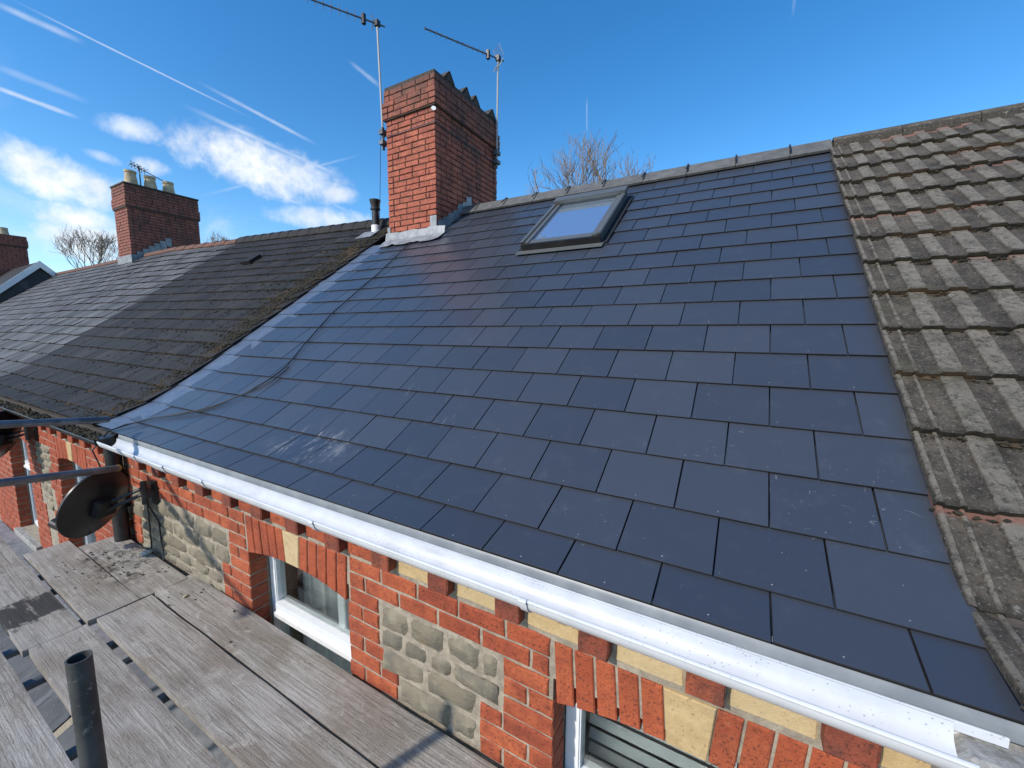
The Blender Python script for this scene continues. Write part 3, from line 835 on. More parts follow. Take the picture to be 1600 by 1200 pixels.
# roof window
def on_slope(x, y, off):       # point on the main pitch above y
    z = .413+(y-.8)*math.tan(TH); return Vector((x, y-math.sin(TH)*off, z+math.cos(TH)*off))
sx0, sx1, sy0, sy1 = SKY
Ms = Matrix.Translation(on_slope(0, sy0, 0)) @ Matrix.Rotation(TH, 4, 'X')
SL = (sy1-sy0)/math.cos(TH)
fr = MB(); fw = .075; H = .085
fr.obox(Ms, sx0, sx0+fw, 0, SL, -.02, H); fr.obox(Ms, sx1-fw, sx1, 0, SL, -.02, H)
fr.obox(Ms, sx0+fw, sx1-fw, 0, fw, -.02, H-.012); fr.obox(Ms, sx0+fw, sx1-fw, SL-fw*1.1, SL, -.02, H-.004)
sk = ob('roof_window', fr.mesh('roof_window'), 'window_grey', house)
tm = MB(); tm.obox(Ms, sx0-.012, sx1+.012, SL-.10, SL+.03, H+.001, H+.040); tm.obox(Ms, sx0-.010, sx0+.034, -.01, SL-.1, H+.001, H+.014); tm.obox(Ms, sx1-.034, sx1+.010, -.01, SL-.1, H+.001, H+.014)
me = tm.mesh('cover_trim'); bm = bmesh.new(); bm.from_mesh(me); bmesh.ops.bevel(bm, geom=bm.edges[:], offset=.006, segments=2, affect='EDGES'); bm.to_mesh(me); bm.free()
ob('cover_trim', me, 'window_grey', sk)
lo = MB(); lo.obox(Ms, sx0-.004, sx1+.004, -.022, -.002, .012, H-.014); ob('lower_rail', lo.mesh('lower_rail'), 'black_plastic', sk)
pn = MB(); pn.obox(Ms, sx0+fw, sx1-fw, fw, SL-fw, H-.030, H-.024); ob('pane', pn.mesh('pane'), 'roof_glass', sk)
ap = MB(); ap.obox(Ms, sx0-.05, sx1+.03, -.095, -.02, .010, .0125); ob('apron_flashing', ap.mesh('apron_flashing'), 'window_grey', sk)
sdp = MB(); sdp.obox(Ms, sx0-.055, sx0-.002, -.02, SL+.02, .008, .012); sdp.obox(Ms, sx1+.002, sx1+.055, -.02, SL+.02, .008, .012); sdp.obox(Ms, sx0-.05, sx1+.05, SL+.001, SL+.05, .008, .012)
ob('side_flashing', sdp.mesh('side_flashing'), 'slate_edge', sk)

# chimney of the house
ch_ = chimney(house, CHX0, CHX1, CHY0, CHY1, 2.02, 3.615, 4.0, 'chimney_brick', True)
cap = MB(); cap.box(CHX0-.005, CHX1+.005, CHY0-.005, CHY1+.005, 4.0, 4.035); ob('crown', cap.mesh('crown'), 'dark_mortar', ch_)
for i in range(4):       # four ridge-shaped cappings across the stack
    yc = CHY0+.24+i*.345; m = MB()
    pr = [(-.115, 0), (-.012, .125), (.012, .125), (.115, 0)]
    a, b = CHX0+.02, CHX1+.012
    v = [(a, y, z) for y, z in pr]+[(b, y, z) for y, z in pr]+[(a, y*.82, z-.03) for y, z in pr]+[(b, y*.82, z-.03) for y, z in pr]
    m.add(v, [(0, 4, 5, 1), (1, 5, 6, 2), (2, 6, 7, 3), (0, 1, 9, 8), (1, 2, 10, 9), (2, 3, 11, 10), (4, 12, 13, 5), (5, 13, 14, 6), (6, 14, 15, 7), (8, 9, 13, 12), (9, 10, 14, 13), (10, 11, 15, 14), (4, 5, 6, 7)])
    ob('capping_tile', m.mesh('capping_tile'), 'dark_mortar', ch_, (random.uniform(-.01, .01), yc, 4.033), (random.uniform(-.04, .04), 0, random.uniform(-.03, .03)))
# stepped lead flashing up the side, apron in front
for i in range(7):
    y = CHY0+.02+i*.105; z = .413+(y-.8)*math.tan(TH); h = .19+random.uniform(-.02, .02)
    m = MB(); m.add([(0, 0, 0), (0, .125, .085), (0, .125, h+.02), (0, 0, h-.02), (.003, 0, 0), (.003, .125, .085), (.003, .125, h+.02), (.003, 0, h-.02)],
                    [(3, 2, 1, 0), (4, 5, 6, 7), (0, 1, 5, 4), (1, 2, 6, 5), (2, 3, 7, 6), (3, 0, 4, 7)])
    ob('step_flashing', m.mesh('step_flashing'), 'lead', ch_, (CHX1+.006+(i % 2)*.005, y, z-.01), (0, random.uniform(0, .05), 0))
m = MB(); vs = []; fs = []; N = 16
for i in range(N+1):
    x = CHX0-.05+(CHX1-CHX0+.20)*i/N; wob_ = math.sin(i*1.1)*.02+math.sin(i*2.7)*.012
    q0 = on_slope(x, CHY0-.17-wob_*.8, .014+abs(wob_)*.3); q1 = on_slope(x, CHY0-.02, .018)
    vs += [q0, q1, Vector((x, CHY0-.012, q1.z+.10+wob_*.3))]
    if i: k = 3*i; fs += [(k-3, k, k+1, k-2), (k-2, k+1, k+2, k-1)]
m.add(vs, fs); ob('apron_flashing', m.mesh('apron_flashing', True), 'lead', ch_)
m = MB(); m.box(CHX1-.10, CHX1+.008, CHY0-.010, CHY0-.004, 2.05, 2.30); m.box(CHX0-.02, CHX0+.035, CHY0-.012, CHY0-.005, 2.05, 2.24); ob('corner_flashing', m.mesh('corner_flashing'), 'lead', ch_)
m = MB(); m.tube([(CHX0-.004, CHY0-.004, 3.435), (CHX1+.004, CHY0-.004, 3.435), (CHX1+.004, CHY1+.004, 3.41)], .003, 5); m.tube([(CHX0-.004, CHY0-.004, 3.42), (CHX1+.004, CHY0-.004, 3.42), (CHX1+.004, CHY1+.004, 3.395)], .0025, 5)
ob('lashing_wire', m.mesh('lashing_wire'), 'dark_tube', ch_)
m = MB(); m.lathe([(.0, .008), (.03, .008), (.03, 0)], (0, 0, 0), 12); ob('wall_plate', m.mesh('wall_plate'), 'white_paint', ch_, (CHX1+.001, CHY0-.02, 3.57), (R(75), 0, R(40)))

# front wall, windows
wall = facade(house, -4.38, .62, [(-2.636, -1.735), (-.625, .253)], [(-4.33, -2.86), (-1.512, -.848)], -1.62, True, dent=-.198)
window(house, -2.636, -1.735, 'pale_sheet'); window(house, -.625, .253, 'reflection_bars')
# white fascia, eaves tray and gutter
GX0, GX1 = -4.30, .335
ob('fascia', boxmesh('fascia', GX0-.02, .42, .006, .045, -.168, -.045, .003), 'white_pvc', house)
m = MB(); prof = [(.10, .013), (.014, -.010), (.007, -.016), (.002, -.030), (-.001, -.052)]
N = len(prof); 
for a, b in ((GX0-.02, -1.86), (-1.872, .03), (.018, .62)):
    o_ = .0012 if a > -1.9 and a < 0 else 0
    m.add([(a, y, z+o_) for y, z in prof]+[(b, y, z+o_) for y, z in prof], [(i, N+i, N+i+1, i+1) for i in range(N-1)])
ob('eaves_tray', m.mesh('eaves_tray', True), 'eaves_tray', house)
m = boxmesh('fascia_trim', GX0-.02, .42, -.0085, -.0025, -.066, -.043, .0012); ob('fascia_trim', m, 'white_pvc', house)
def half_round(xa, xb, R0, yc, zc, n=18, lip=.006, thick=.0028):
    m = MB(); pr = []
    for k in range(n+1):
        t_ = math.pi*k/n; pr.append((yc-math.cos(t_)*R0, zc-math.sin(t_)*R0))
    inn = []
    for k in range(n+1):
        t_ = math.pi*k/n; inn.append((yc-math.cos(t_)*(R0-thick), zc-math.sin(t_)*(R0-thick)))
    loop = pr+inn[::-1]; L = len(loop)
    m.add([(xa, y, z) for y, z in loop]+[(xb, y, z) for y, z in loop], [(i, (i+1) % L, L+(i+1) % L, L+i) for i in range(L)])
    for k in range(n): m.add([(xa, *pr[k]), (xa, *pr[k+1]), (xa, *inn[k+1]), (xa, *inn[k])], [(0, 1, 2, 3)]); m.add([(xb, *pr[k]), (xb, *pr[k+1]), (xb, *inn[k+1]), (xb, *inn[k])], [(3, 2, 1, 0)])
    m.tube([(xa, yc-R0+.003, zc), (xb, yc-R0+.003, zc)], lip, 8)
    return m
GR, GYC, GZC = .0570, -.0675, -.044
gut = ob('gutter', half_round(GX0, GX1, GR, GYC, GZC).mesh('gutter', True), 'white_pvc', house)
for bx in (-3.62, -2.70, -1.717, -.661):
    m = half_round(bx-.013, bx+.013, GR+.0045, GYC, GZC, lip=.0085)
    ob('bracket', m.mesh('bracket', True), 'white_pvc', gut)
m = half_round(-3.36, -3.18, GR+.005, GYC, GZC, lip=.009); ob('union', m.mesh('union', True), 'white_pvc', gut)
# mortar shoulder at the right end of the wall
m = boxmesh('end_block', .335, .9, -.075, .12, -.26, -.075, .02); ob('end_block', m, 'grey_concrete', house)
# downpipe by the party wall
m = MB(); m.tube([(-4.42, -.012, -.10), (-4.42, -.012, -1.9)], .052, 16); m.tube([(-4.42, -.012, -.34), (-4.42, -.012, -.40)], .060, 16); m.tube([(-4.42, -.012, -.10), (-4.42, -.03, -.03)], .062, 16)
dp = ob('downpipe', m.mesh('downpipe', True), 'black_plastic', house)
m = MB(); m.box(-4.51, -4.33, .02, .06, -.66, -.62); m.tube([(-4.42, -.012, -.66), (-4.42, -.012, -.62)], .060, 16); ob('pipe_clip', m.mesh('pipe_clip'), 'black_plastic', dp)

# ================================================================== RIGHT-HAND HOUSE: concrete tiles
rh = thing('terraced_house', 'neighbouring house roofed in mossy brown ribbed concrete tiles', 'house', (3, 3.7, -5.5), 'terraced houses in the row')
m = MB(); Xa, Xb = .47, 5.5
m.add([(Xa, 0.02, -.04), (Xb, 0.02, -.04), (Xb, .58, .235), (Xa, .58, .235), (Xb, RIDGE_Y, RIDGE_Z-.02), (Xa, RIDGE_Y, RIDGE_Z-.02)], [(0, 1, 2, 3), (3, 2, 4, 5)])
rr = ob('roof', m.mesh('roof'), 'dark_mortar', rh)
def tile_mesh(first, seed, L=.40):
    rd = random.Random(seed)
    if first: pr = [(0, .004), (.004, .013), (.016, .013), (.02, .006), (.052, .005), (.056, .0125), (.064, .0125), (.07, .001), (.128, 0), (.136, .013), (.198, .013), (.206, 0), (.268, 0), (.276, .0125), (.334, .0125), (.340, .003)]
    else: pr = [(-.004, .002), (.066, 0), (.074, .013), (.140, .013), (.148, 0), (.212, 0), (.220, .0125), (.276, .0125), (.283, .003)]
    # densify across
    P = []
    for (x0, z0), (x1, z1) in zip(pr, pr[1:]):
        k = max(1, int((x1-x0)/.018))
        P += [(x0+(x1-x0)*i/k, z0+(z1-z0)*i/k) for i in range(k)]
    P.append(pr[-1]); n = len(P); NY = 5; v = []; f = []
    o = Vector((rd.uniform(0, 50), 0, 0))
    for r in range(NY+1):
        y = L*(r/NY)**1.2
        for i, (x, z) in enumerate(P):
            nz = noise.noise(Vector((x*22, y*22, 0))+o)*.0016
            ny = noise.noise(Vector((x*40, 9, 0))+o)*.007+noise.noise(Vector((x*120, 4, 0))+o)*.003 if r == 0 else 0
            v.append((x, y+ny, z+nz))
    f = [(r*n+i, r*n+i+1, (r+1)*n+i+1, (r+1)*n+i) for r in range(NY) for i in range(n-1)]
    k = len(v)
    for i in range(n): v.append((v[i][0], v[i][1]+.004, v[i][2]-.019-rd.uniform(0, .003)))
    for i in range(n): v.append((v[NY*n+i][0], L, v[NY*n+i][2]-.014))
    f += [(i+1, i, k+i, k+i+1) for i in range(n-1)] + [(k+i, k+n+i, k+n+i+1, k+i+1) for i in range(n-1)]
    f += [(0, NY*n, k+n, k), (n-1, k+n-1, k+2*n-1, NY*n+n-1)]
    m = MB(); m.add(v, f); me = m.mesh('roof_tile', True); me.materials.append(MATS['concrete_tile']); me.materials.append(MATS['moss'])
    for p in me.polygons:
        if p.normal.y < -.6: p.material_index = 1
    return me
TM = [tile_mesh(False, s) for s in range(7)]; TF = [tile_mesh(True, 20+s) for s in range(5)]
TG = .3145
def rroof(s):
    """slope of the tiled roof; tail height above the slate plane"""
    y = s*math.cos(TH); return y, .413+(y-.8)*math.tan(TH)
moss_pts = []
for c in range(14):
    s = .052+c*TG
    y, z = rroof(s); tilt = TH-R(4.4)
    if c == 0: y, z = .035, .012; tilt = math.atan2(rroof(s+TG)[1]-z-.01, rroof(s+TG)[0]-y)
    nx = 17
    for k in range(nx):
        me = (TF[random.randrange(5)] if k == 0 else TM[random.randrange(7)])
        x = .432 if k == 0 else .769+(k-1)*.2815
        if x > 4.9: break
        wv = random.uniform(-.006, .006)
        Lc = 1.0 if s+.40 < 4.5 else max(.35, (4.47-s)/.40)
        off = .043
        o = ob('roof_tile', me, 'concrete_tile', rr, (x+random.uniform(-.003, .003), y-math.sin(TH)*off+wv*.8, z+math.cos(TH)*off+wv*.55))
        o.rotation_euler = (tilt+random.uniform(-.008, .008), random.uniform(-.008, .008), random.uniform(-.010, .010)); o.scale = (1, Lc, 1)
        for _ in range(34 if x < 2.4 else 8):
            xx = x+random.uniform(0, .28)
            moss_pts.append((xx, y-.026+random.uniform(-.010, .012), z+.010+random.uniform(-.006, .008), abs(random.gauss(0, .0045))+.003))
# ridge of the right-hand house
ridge_run(rh, .44, 5.0, .46, 'concrete_tile', 'moss', .065, phase=.02)
def blobs(pts, seed):
    rd = random.Random(seed); m = MB()
    for (x, y, z, r) in pts:
        a = rd.uniform(0, 6.3); k = 5; v = []
        for q in range(k): v.append((x+math.cos(a+q*6.283/k)*r*rd.uniform(.8, 1.6), y+math.sin(a+q*6.283/k)*r*rd.uniform(.7, 1.2), z+rd.uniform(-.3, .2)*r))
        v += [(x, y, z+r*rd.uniform(.6, 1.0)), (x, y, z-r*.8)]
        m.add(v, [(q, (q+1) % k, k) for q in range(k)]+[((q+1) % k, q, k+1) for q in range(k)])
    return m.mesh('moss')
o = ob('moss', blobs(moss_pts, 3), 'moss', rr); o['kind'] = 'stuff'
ob('front_wall', boxmesh('front_wall', .625, 5.5, .06, .35, -5.5, -.06), 'mortar', rh)
m = MB(); m.add([(.47, RIDGE_Y, RIDGE_Z), (5.5, RIDGE_Y, RIDGE_Z), (5.5, RIDGE_Y+3.6, -.1), (.47, RIDGE_Y+3.6, -.1)], [(0, 1, 2, 3)]); ob('rear_roof', m.mesh('rear_roof'), 'dark_slate', rh)

# ================================================================== LEFT-HAND HOUSES
GROUP = 'terraced houses in the row'
l1 = thing('terraced_house', 'adjoining house with dark mossy slate roof and leaf-choked black gutter', 'house', (-7, 3.7, -5.5), GROUP)
r1 = old_roof(l1, -9.47, -4.83, 'dark_slate', True, seed=5)
ridge_run(l1, -9.47, CHX0-.03, .30, 'dark_slate', 'dark_mortar', .085)
back_slope(l1, -9.47, -4.56, 'dark_slate')
# moss along the party line, in the course joints and in the gutter
pts = []; rd = random.Random(12)
for _ in range(2600):
    s = rd.uniform(.05, 4.3); edge = abs(rd.gauss(0, .30))*(1.0 if 1.6 < s < 3.9 else .55)
    if rd.random() < .35: s = round(s/.232)*.232+rd.uniform(-.012, .006)
    x = -4.88-edge
    p = roofpt(s, x, .016); pts.append((p.x, p.y, p.z, rd.uniform(.005, .017)*(1 if edge < .3 else .6)))
for _ in range(1500):
    s = rd.uniform(1.3, 3.9); x = -4.90-abs(rd.gauss(0, .16))-.10*math.sin(s*2.0)**2
    p = roofpt(s, x, .018); pts.append((p.x, p.y, p.z, rd.uniform(.007, .02)))
for _ in range(3800):
    c = rd.randrange(0, 19); s = c*.232+rd.uniform(-.014, .004); x = -4.86-abs(rd.gauss(0, 1.9))
    if x < -9.4: continue
    p = roofpt(max(.01, s), x, .012); pts.append((p.x, p.y, p.z, rd.uniform(.004, .014)))
for _ in range(900):      # lumps sitting in the vertical joints
    c = rd.randrange(0, 19); x = -4.85-abs(rd.gauss(0, 1.6))
    if x < -9.4: continue
    x = round(x/.1325)*.1325+.01; s = c*.232+rd.uniform(.02, .2)
    p = roofpt(s, x, .014); pts.append((p.x, p.y, p.z, rd.uniform(.006, .018)))
o = ob('moss', blobs(pts, 5), 'moss', r1); o['kind'] = 'stuff'
wall1 = facade(l1, -9.45, -4.47, [(-6.245, -5.36), (-8.30, -7.40)], [(-7.02, -6.50)], 99, False, zbot=-2.0, dent=-4.95)
window(l1, -6.245, -5.36, False); window(l1, -8.30, -7.40, False)
g1 = ob('gutter', half_round(-9.45, -4.40, .056, -.058, -.060).mesh('gutter', True), 'black_plastic', l1)
ob('fascia', boxmesh('fascia', -9.45, -4.40, .004, .045, -.165, -.03), 'dark_mortar', l1)
pts = [(rd.uniform(-9.4, -4.38), -.055+rd.uniform(-.04, .05), -.062+rd.uniform(-.012, .02), rd.uniform(.007, .02)) for _ in range(1500)]
o = ob('leaf_litter', blobs(pts, 8), 'moss', g1); o['kind'] = 'stuff'
# soil vent pipe near the ridge
m = MB(); b0 = roofpt(4.30, -5.20, 0); m.lathe([(.055, 0), (.055, .30), (.075, .31), (.075, .33), (.062, .345), (.072, .40), (.085, .44), (.085, .455), (.07, .455), (.06, .40)], (b0.x, b0.y-.02, b0.z), 20)
vp = ob('vent_pipe', m.mesh('vent_pipe', True), 'black_plastic', l1)
m = MB(); m.lathe([(.068, -.04), (.068, .075), (.056, .08)], (b0.x, b0.y-.02, b0.z), 20); ob('collar', m.mesh('collar', True), 'white_paint', vp)
m = MB(); q = roofpt(4.12, -5.25, .022); Mx = Matrix.Translation(q) @ Matrix.Rotation(TH, 4, 'X'); m.obox(Mx, -.17, .17, -.10, .13, 0, .004); ob('flashing', m.mesh('flashing'), 'lead', vp)
# slate vent on the roof
Mx = Matrix.Translation(roofpt(3.55, -7.6, .015)) @ Matrix.Rotation(TH, 4, 'X'); m = MB(); m.obox(Mx, -.14, .14, -.12, .12, 0, .05); ob('slate_vent', m.mesh('slate_vent'), 'dark_slate', l1)

l2 = thing('terraced_house', 'house with weathered grey slate roof below the chimney with three clay pots', 'house', (-12, 3.7, -5.5), GROUP)
r2 = old_roof(l2, -14.58, -9.475, 'grey_slate', False, seed=9, rough=.009)
ridge_run(l2, -14.0, -9.475, .45, 'red_ridge', 'dark_mortar', .05); back_slope(l2, -14.58, -9.475, 'grey_slate')
facade(l2, -14.5, -9.46, [(-11.3, -10.4), (-13.4, -12.5)], [(-12.2, -11.6)], 99, False, zbot=-1.2, dent=-10.0)
window(l2, -11.3, -10.4, False); window(l2, -13.4, -12.5, False)
c2 = chimney(l2, -15.03, -14.2, 3.42, 5.03, 2.3, 3.98, 4.56, 'old_chimney_brick', False)
cp = MB(); cp.box(-15.06, -14.17, 3.39, 5.06, 4.561, 4.60); ob('crown', cp.mesh('crown'), 'dark_mortar', c2)
for yy, hh in ((3.70, .42), (4.11, .40), (4.52, .38)):
    m = MB(); m.lathe([(.165, 0), (.155, .06), (.125, hh*.6), (.115, hh-.06), (.13, hh-.05), (.13, hh), (.10, hh), (.09, hh-.2)], (-14.6, yy, 4.60), 14); ob('chimney_pot', m.mesh('chimney_pot', True), 'clay_pot', c2)
for i in range(8):
    y = 3.40+i*.13; z = .413+(y-.8)*math.tan(TH)+lift(-14.2); 
    if y > 4.3: break
    ob('step_flashing', boxmesh('step_flashing', 0, .006, 0, .14, 0, .22), 'lead', c2, (-14.195, y, z))
ob('apron_flashing', boxmesh('apron_flashing', -15.08, -14.15, 3.395, 3.41, 2.55, 2.78), 'lead', c2)

l3 = thing('terraced_house', 'farthest grey slate roof of the row, left of the chimney with clay pots', 'house', (-19, 3.7, -5.5), GROUP)
old_roof(l3, -21.5, -14.585, 'grey_slate', False, seed=15, rough=.005, wid=.3)
ridge_run(l3, -21.5, -15.05, .45, 'red_ridge', 'dark_mortar', .05); back_slope(l3, -21.5, -14.585, 'grey_slate')
ob('front_wall', boxmesh('front_wall', -21.5, -14.51, .06, .35, -5.5, -.1), 'wall_brick', l3)
# gabled house at the end of the row
gh = thing('gabled_house', 'end house with white bargeboards and a red brick chimney behind', 'house', (-24, 3.5, -5.5))
gx, gy, gz = -21.52, 3.27, 3.16; run = 3.3
m = MB(); m.add([(gx+.12, gy, gz), (gx+.12, gy-run, gz-run), (gx-9, gy-run, gz-run), (gx-9, gy, gz), (gx+.12, gy+run, gz-run), (gx-9, gy+run, gz-run)], [(0, 1, 2, 3), (0, 3, 5, 4)])
ob('roof', m.mesh('roof'), 'dark_slate', gh)
m = MB(); m.add([(gx, gy-run+.1, gz-run), (gx, gy, gz-.1), (gx, gy+run-.1, gz-run), (gx, gy+run-.1, -5.5), (gx, gy-run+.1, -5.5)], [(0, 1, 2, 3, 4)]); ob('gable_wall', m.mesh('gable_wall'), 'canopy_slate', gh)
for sgn in (-1, 1):
    m = MB(); v = [(0, 0, .03), (0, sgn*run, .03-run), (0, sgn*run, -.20-run), (0, 0, -.20)]
    m.add([(gx+.125+x, gy+y, gz+z) for x in (0, .03) for _, y, z in v], [(0, 1, 2, 3), (7, 6, 5, 4), (0, 4, 5, 1), (1, 5, 6, 2), (2, 6, 7, 3), (3, 7, 4, 0)])
    ob('bargeboard', m.mesh('bargeboard'), 'white_paint', gh)
c3 = chimney(gh, -26.2, -25.0, 2.75, 3.75, 2.2, 4.02, 4.46, 'old_chimney_brick', False)
for xx in (-25.8, -25.3):
    m = MB(); m.lathe([(.15, 0), (.12, .2), (.13, .28), (.10, .28)], (xx, 3.25, 4.46), 12); ob('chimney_pot', m.mesh('chimney_pot', True), 'clay_pot', c3)

# lean-to slate canopies over the ground-floor bays
def canopy(name_house, xa, xb, individual):
    m = MB(); m.add([(xa, .05, -2.0), (xb, .05, -2.0), (xb, -1.5, -2.72), (xa, -1.5, -2.72)], [(0, 1, 2, 3)])
    cn = ob('bay_roof', m.mesh('bay_roof'), 'dark_mortar', name_house)
    ang = math.atan2(.72, 1.55); rest = MB(); n = 0
    for c in range(7):
        x = xa+(.15 if c % 2 else 0); y = -1.5+c*.215; z = -2.72+c*.215*math.tan(ang)+.022
        while x < xb-.05:
            w = min(.297, xb-x)
            if individual:
                ob('slate', canopy_slate(round(w, 3)), 'canopy_slate', cn, (x+w/2, y, z), (ang-.03, random.uniform(-.006, .006), random.uniform(-.006, .006)))
            else:
                Mx = Matrix.Translation((x+w/2, y, z)) @ Matrix.Rotation(ang-.03, 4, 'X'); me = canopy_slate(round(w, 3)); rest.add([Mx @ v.co for v in me.vertices], [tuple(p.vertices) for p in me.polygons])
            x += .30
    if rest.v: o = ob('slates', rest.mesh('slates'), 'canopy_slate', cn); o['kind'] = 'stuff'
    f = MB(); f.box(xa, xb, -.10, .045, -2.0, -1.965); ob('lead_flashing', f.mesh('lead_flashing'), 'lead', cn)
_cs = {}
def canopy_slate(w):
    if w not in _cs: _cs[w] = boxmesh('slate', -w/2, w/2, 0, .30, -.007, 0)
    return _cs[w]
canopy(house, -4.4, -.6, True); canopy(l1, -9.4, -4.5, False)

# ================================================================== AERIALS AND DISHES
def yagi(name, label, base, top, tip, nel, elen, refl):
    base, top, tip = Vector(base), Vector(top), Vector(tip)
    t = thing(name, label, 'aerial', base, 'television aerials on the chimneys')
    m = MB(); m.tube([base-Vector((0, 0, .12)), top+Vector((0, 0, .02))], .0135, 8); ob('mast', m.mesh('mast', True), 'aerial_metal', t)
    d = (tip-top).normalized(); st = top-d*.10; m = MB(); m.tube([st, tip], .010, 6); bo = ob('boom', m.mesh('boom', True), 'dark_tube', t)
    L = (tip-st).length
    for i in range(nel):
        c = st+d*(L*(.22+.78*i/(nel-1))); l = elen*(1-.25*i/nel)
        m = MB(); side = d.cross(Vector((0, 0, 1))).normalized()
        ax_ = (Vector((0, 0, 1)) if refl != 'cross' else (Vector((0, 0, 1))*.75+side*.65).normalized())
        m.tube([c-ax_*l, c+ax_*l], .0045, 5)
        if refl == 'cross':
            ax2 = (Vector((0, 0, 1))*.75-side*.65).normalized(); m.tube([c-ax2*l*.6, c+ax2*l*.6], .0045, 5)
        ob('element', m.mesh('element'), 'dark_tube', bo)
    c = st+d*.27; m = MB(); m.box(c.x-.022, c.x+.022, c.y-.022, c.y+.022, c.z-.06, c.z+.06); ob('dipole_box', m.mesh('dipole_box'), 'black_plastic', bo)
    if refl == 'cross':
        side = d.cross(Vector((0, 0, 1))).normalized()
        for sg in (1, -1):
            m = MB()
            for q in range(7):
                p = st+d*(.06+.012*q)+Vector((0, 0, sg*(.02+.022*q))); m.tube([p-side*.09, p+side*.09], .003, 4)
            for e in (-.09, .09): m.tube([st+d*.06+side*e+Vector((0, 0, sg*.02)), st+d*.132+side*e+Vector((0, 0, sg*.152))], .004, 4)
            ob('reflector', m.mesh('reflector'), 'aerial_metal', bo)
    else:
        c = st+d*.16; m = MB(); m.tube([c-Vector((0, 0, elen*1.6)), c+Vector((0, 0, elen*1.6))], .006, 6); ob('reflector', m.mesh('reflector'), 'dark_tube', bo)
    m = MB(); m.box(top.x-.03, top.x+.03, top.y-.03, top.y+.03, top.z-.03, top.z+.04); ob('clamp', m.mesh('clamp'), 'black_plastic', t)
    m = MB(); m.box(base.x-.03, base.x+.04, base.y-.05, base.y+.05, base.z-.03, base.z+.03); m.box(base.x-.03, base.x+.04, base.y-.05, base.y+.05, base.z-.16, base.z-.11)
    m.box(base.x-.008, base.x+.008, base.y-.02, base.y+.02, base.z-.22, base.z+.07); ob('bracket', m.mesh('bracket'), 'dark_tube', t)
    return t
a1 = yagi('television_aerial', 'taller television aerial with upright rods, mast on the left side of the large chimney', (-4.60, 3.11, 3.50), (-4.635, 3.10, 4.86), (-5.33, 2.12, 4.93), 12, .062, 'bar')
m = MB(); m.tube([(-4.625, 3.09, 3.45), (-4.64, 3.07, 2.9), (-4.68, 3.06, 2.2)], .004, 5); ob('cable', m.mesh('cable'), 'black_plastic', a1)
yagi('television_aerial', 'television aerial with mesh reflector, mast on the right side of the large chimney', (-3.635, 4.50, 3.55), (-3.61, 4.50, 4.88), (-4.17, 3.51, 4.895), 13, .048, 'cross')
sa = thing('television_aerial', 'small television aerial standing among the clay chimney pots', 'aerial', (-14.6, 3.9, 4.6), 'television aerials on the chimneys')
m = MB(); m.tube([(-14.6, 3.9, 4.6), (-14.6, 3.9, 5.22)], .016, 6); ob('mast', m.mesh('mast'), 'dark_tube', sa)
m = MB(); m.tube([(-14.6, 3.72, 5.22), (-14.6, 4.42, 4.98)], .012, 5)
for i in range(5):
    f_ = i/4*.45; m.tube([(-14.8, 3.74+f_*.6, 5.21-f_*.2), (-14.4, 3.74+f_*.6, 5.21-f_*.2)], .008, 4); m.tube([(-14.6, 3.74+f_*.6, 5.12-f_*.2), (-14.6, 3.74+f_*.6, 5.30-f_*.2)], .008, 4)
ob('boom', m.mesh('boom'), 'dark_tube', sa)

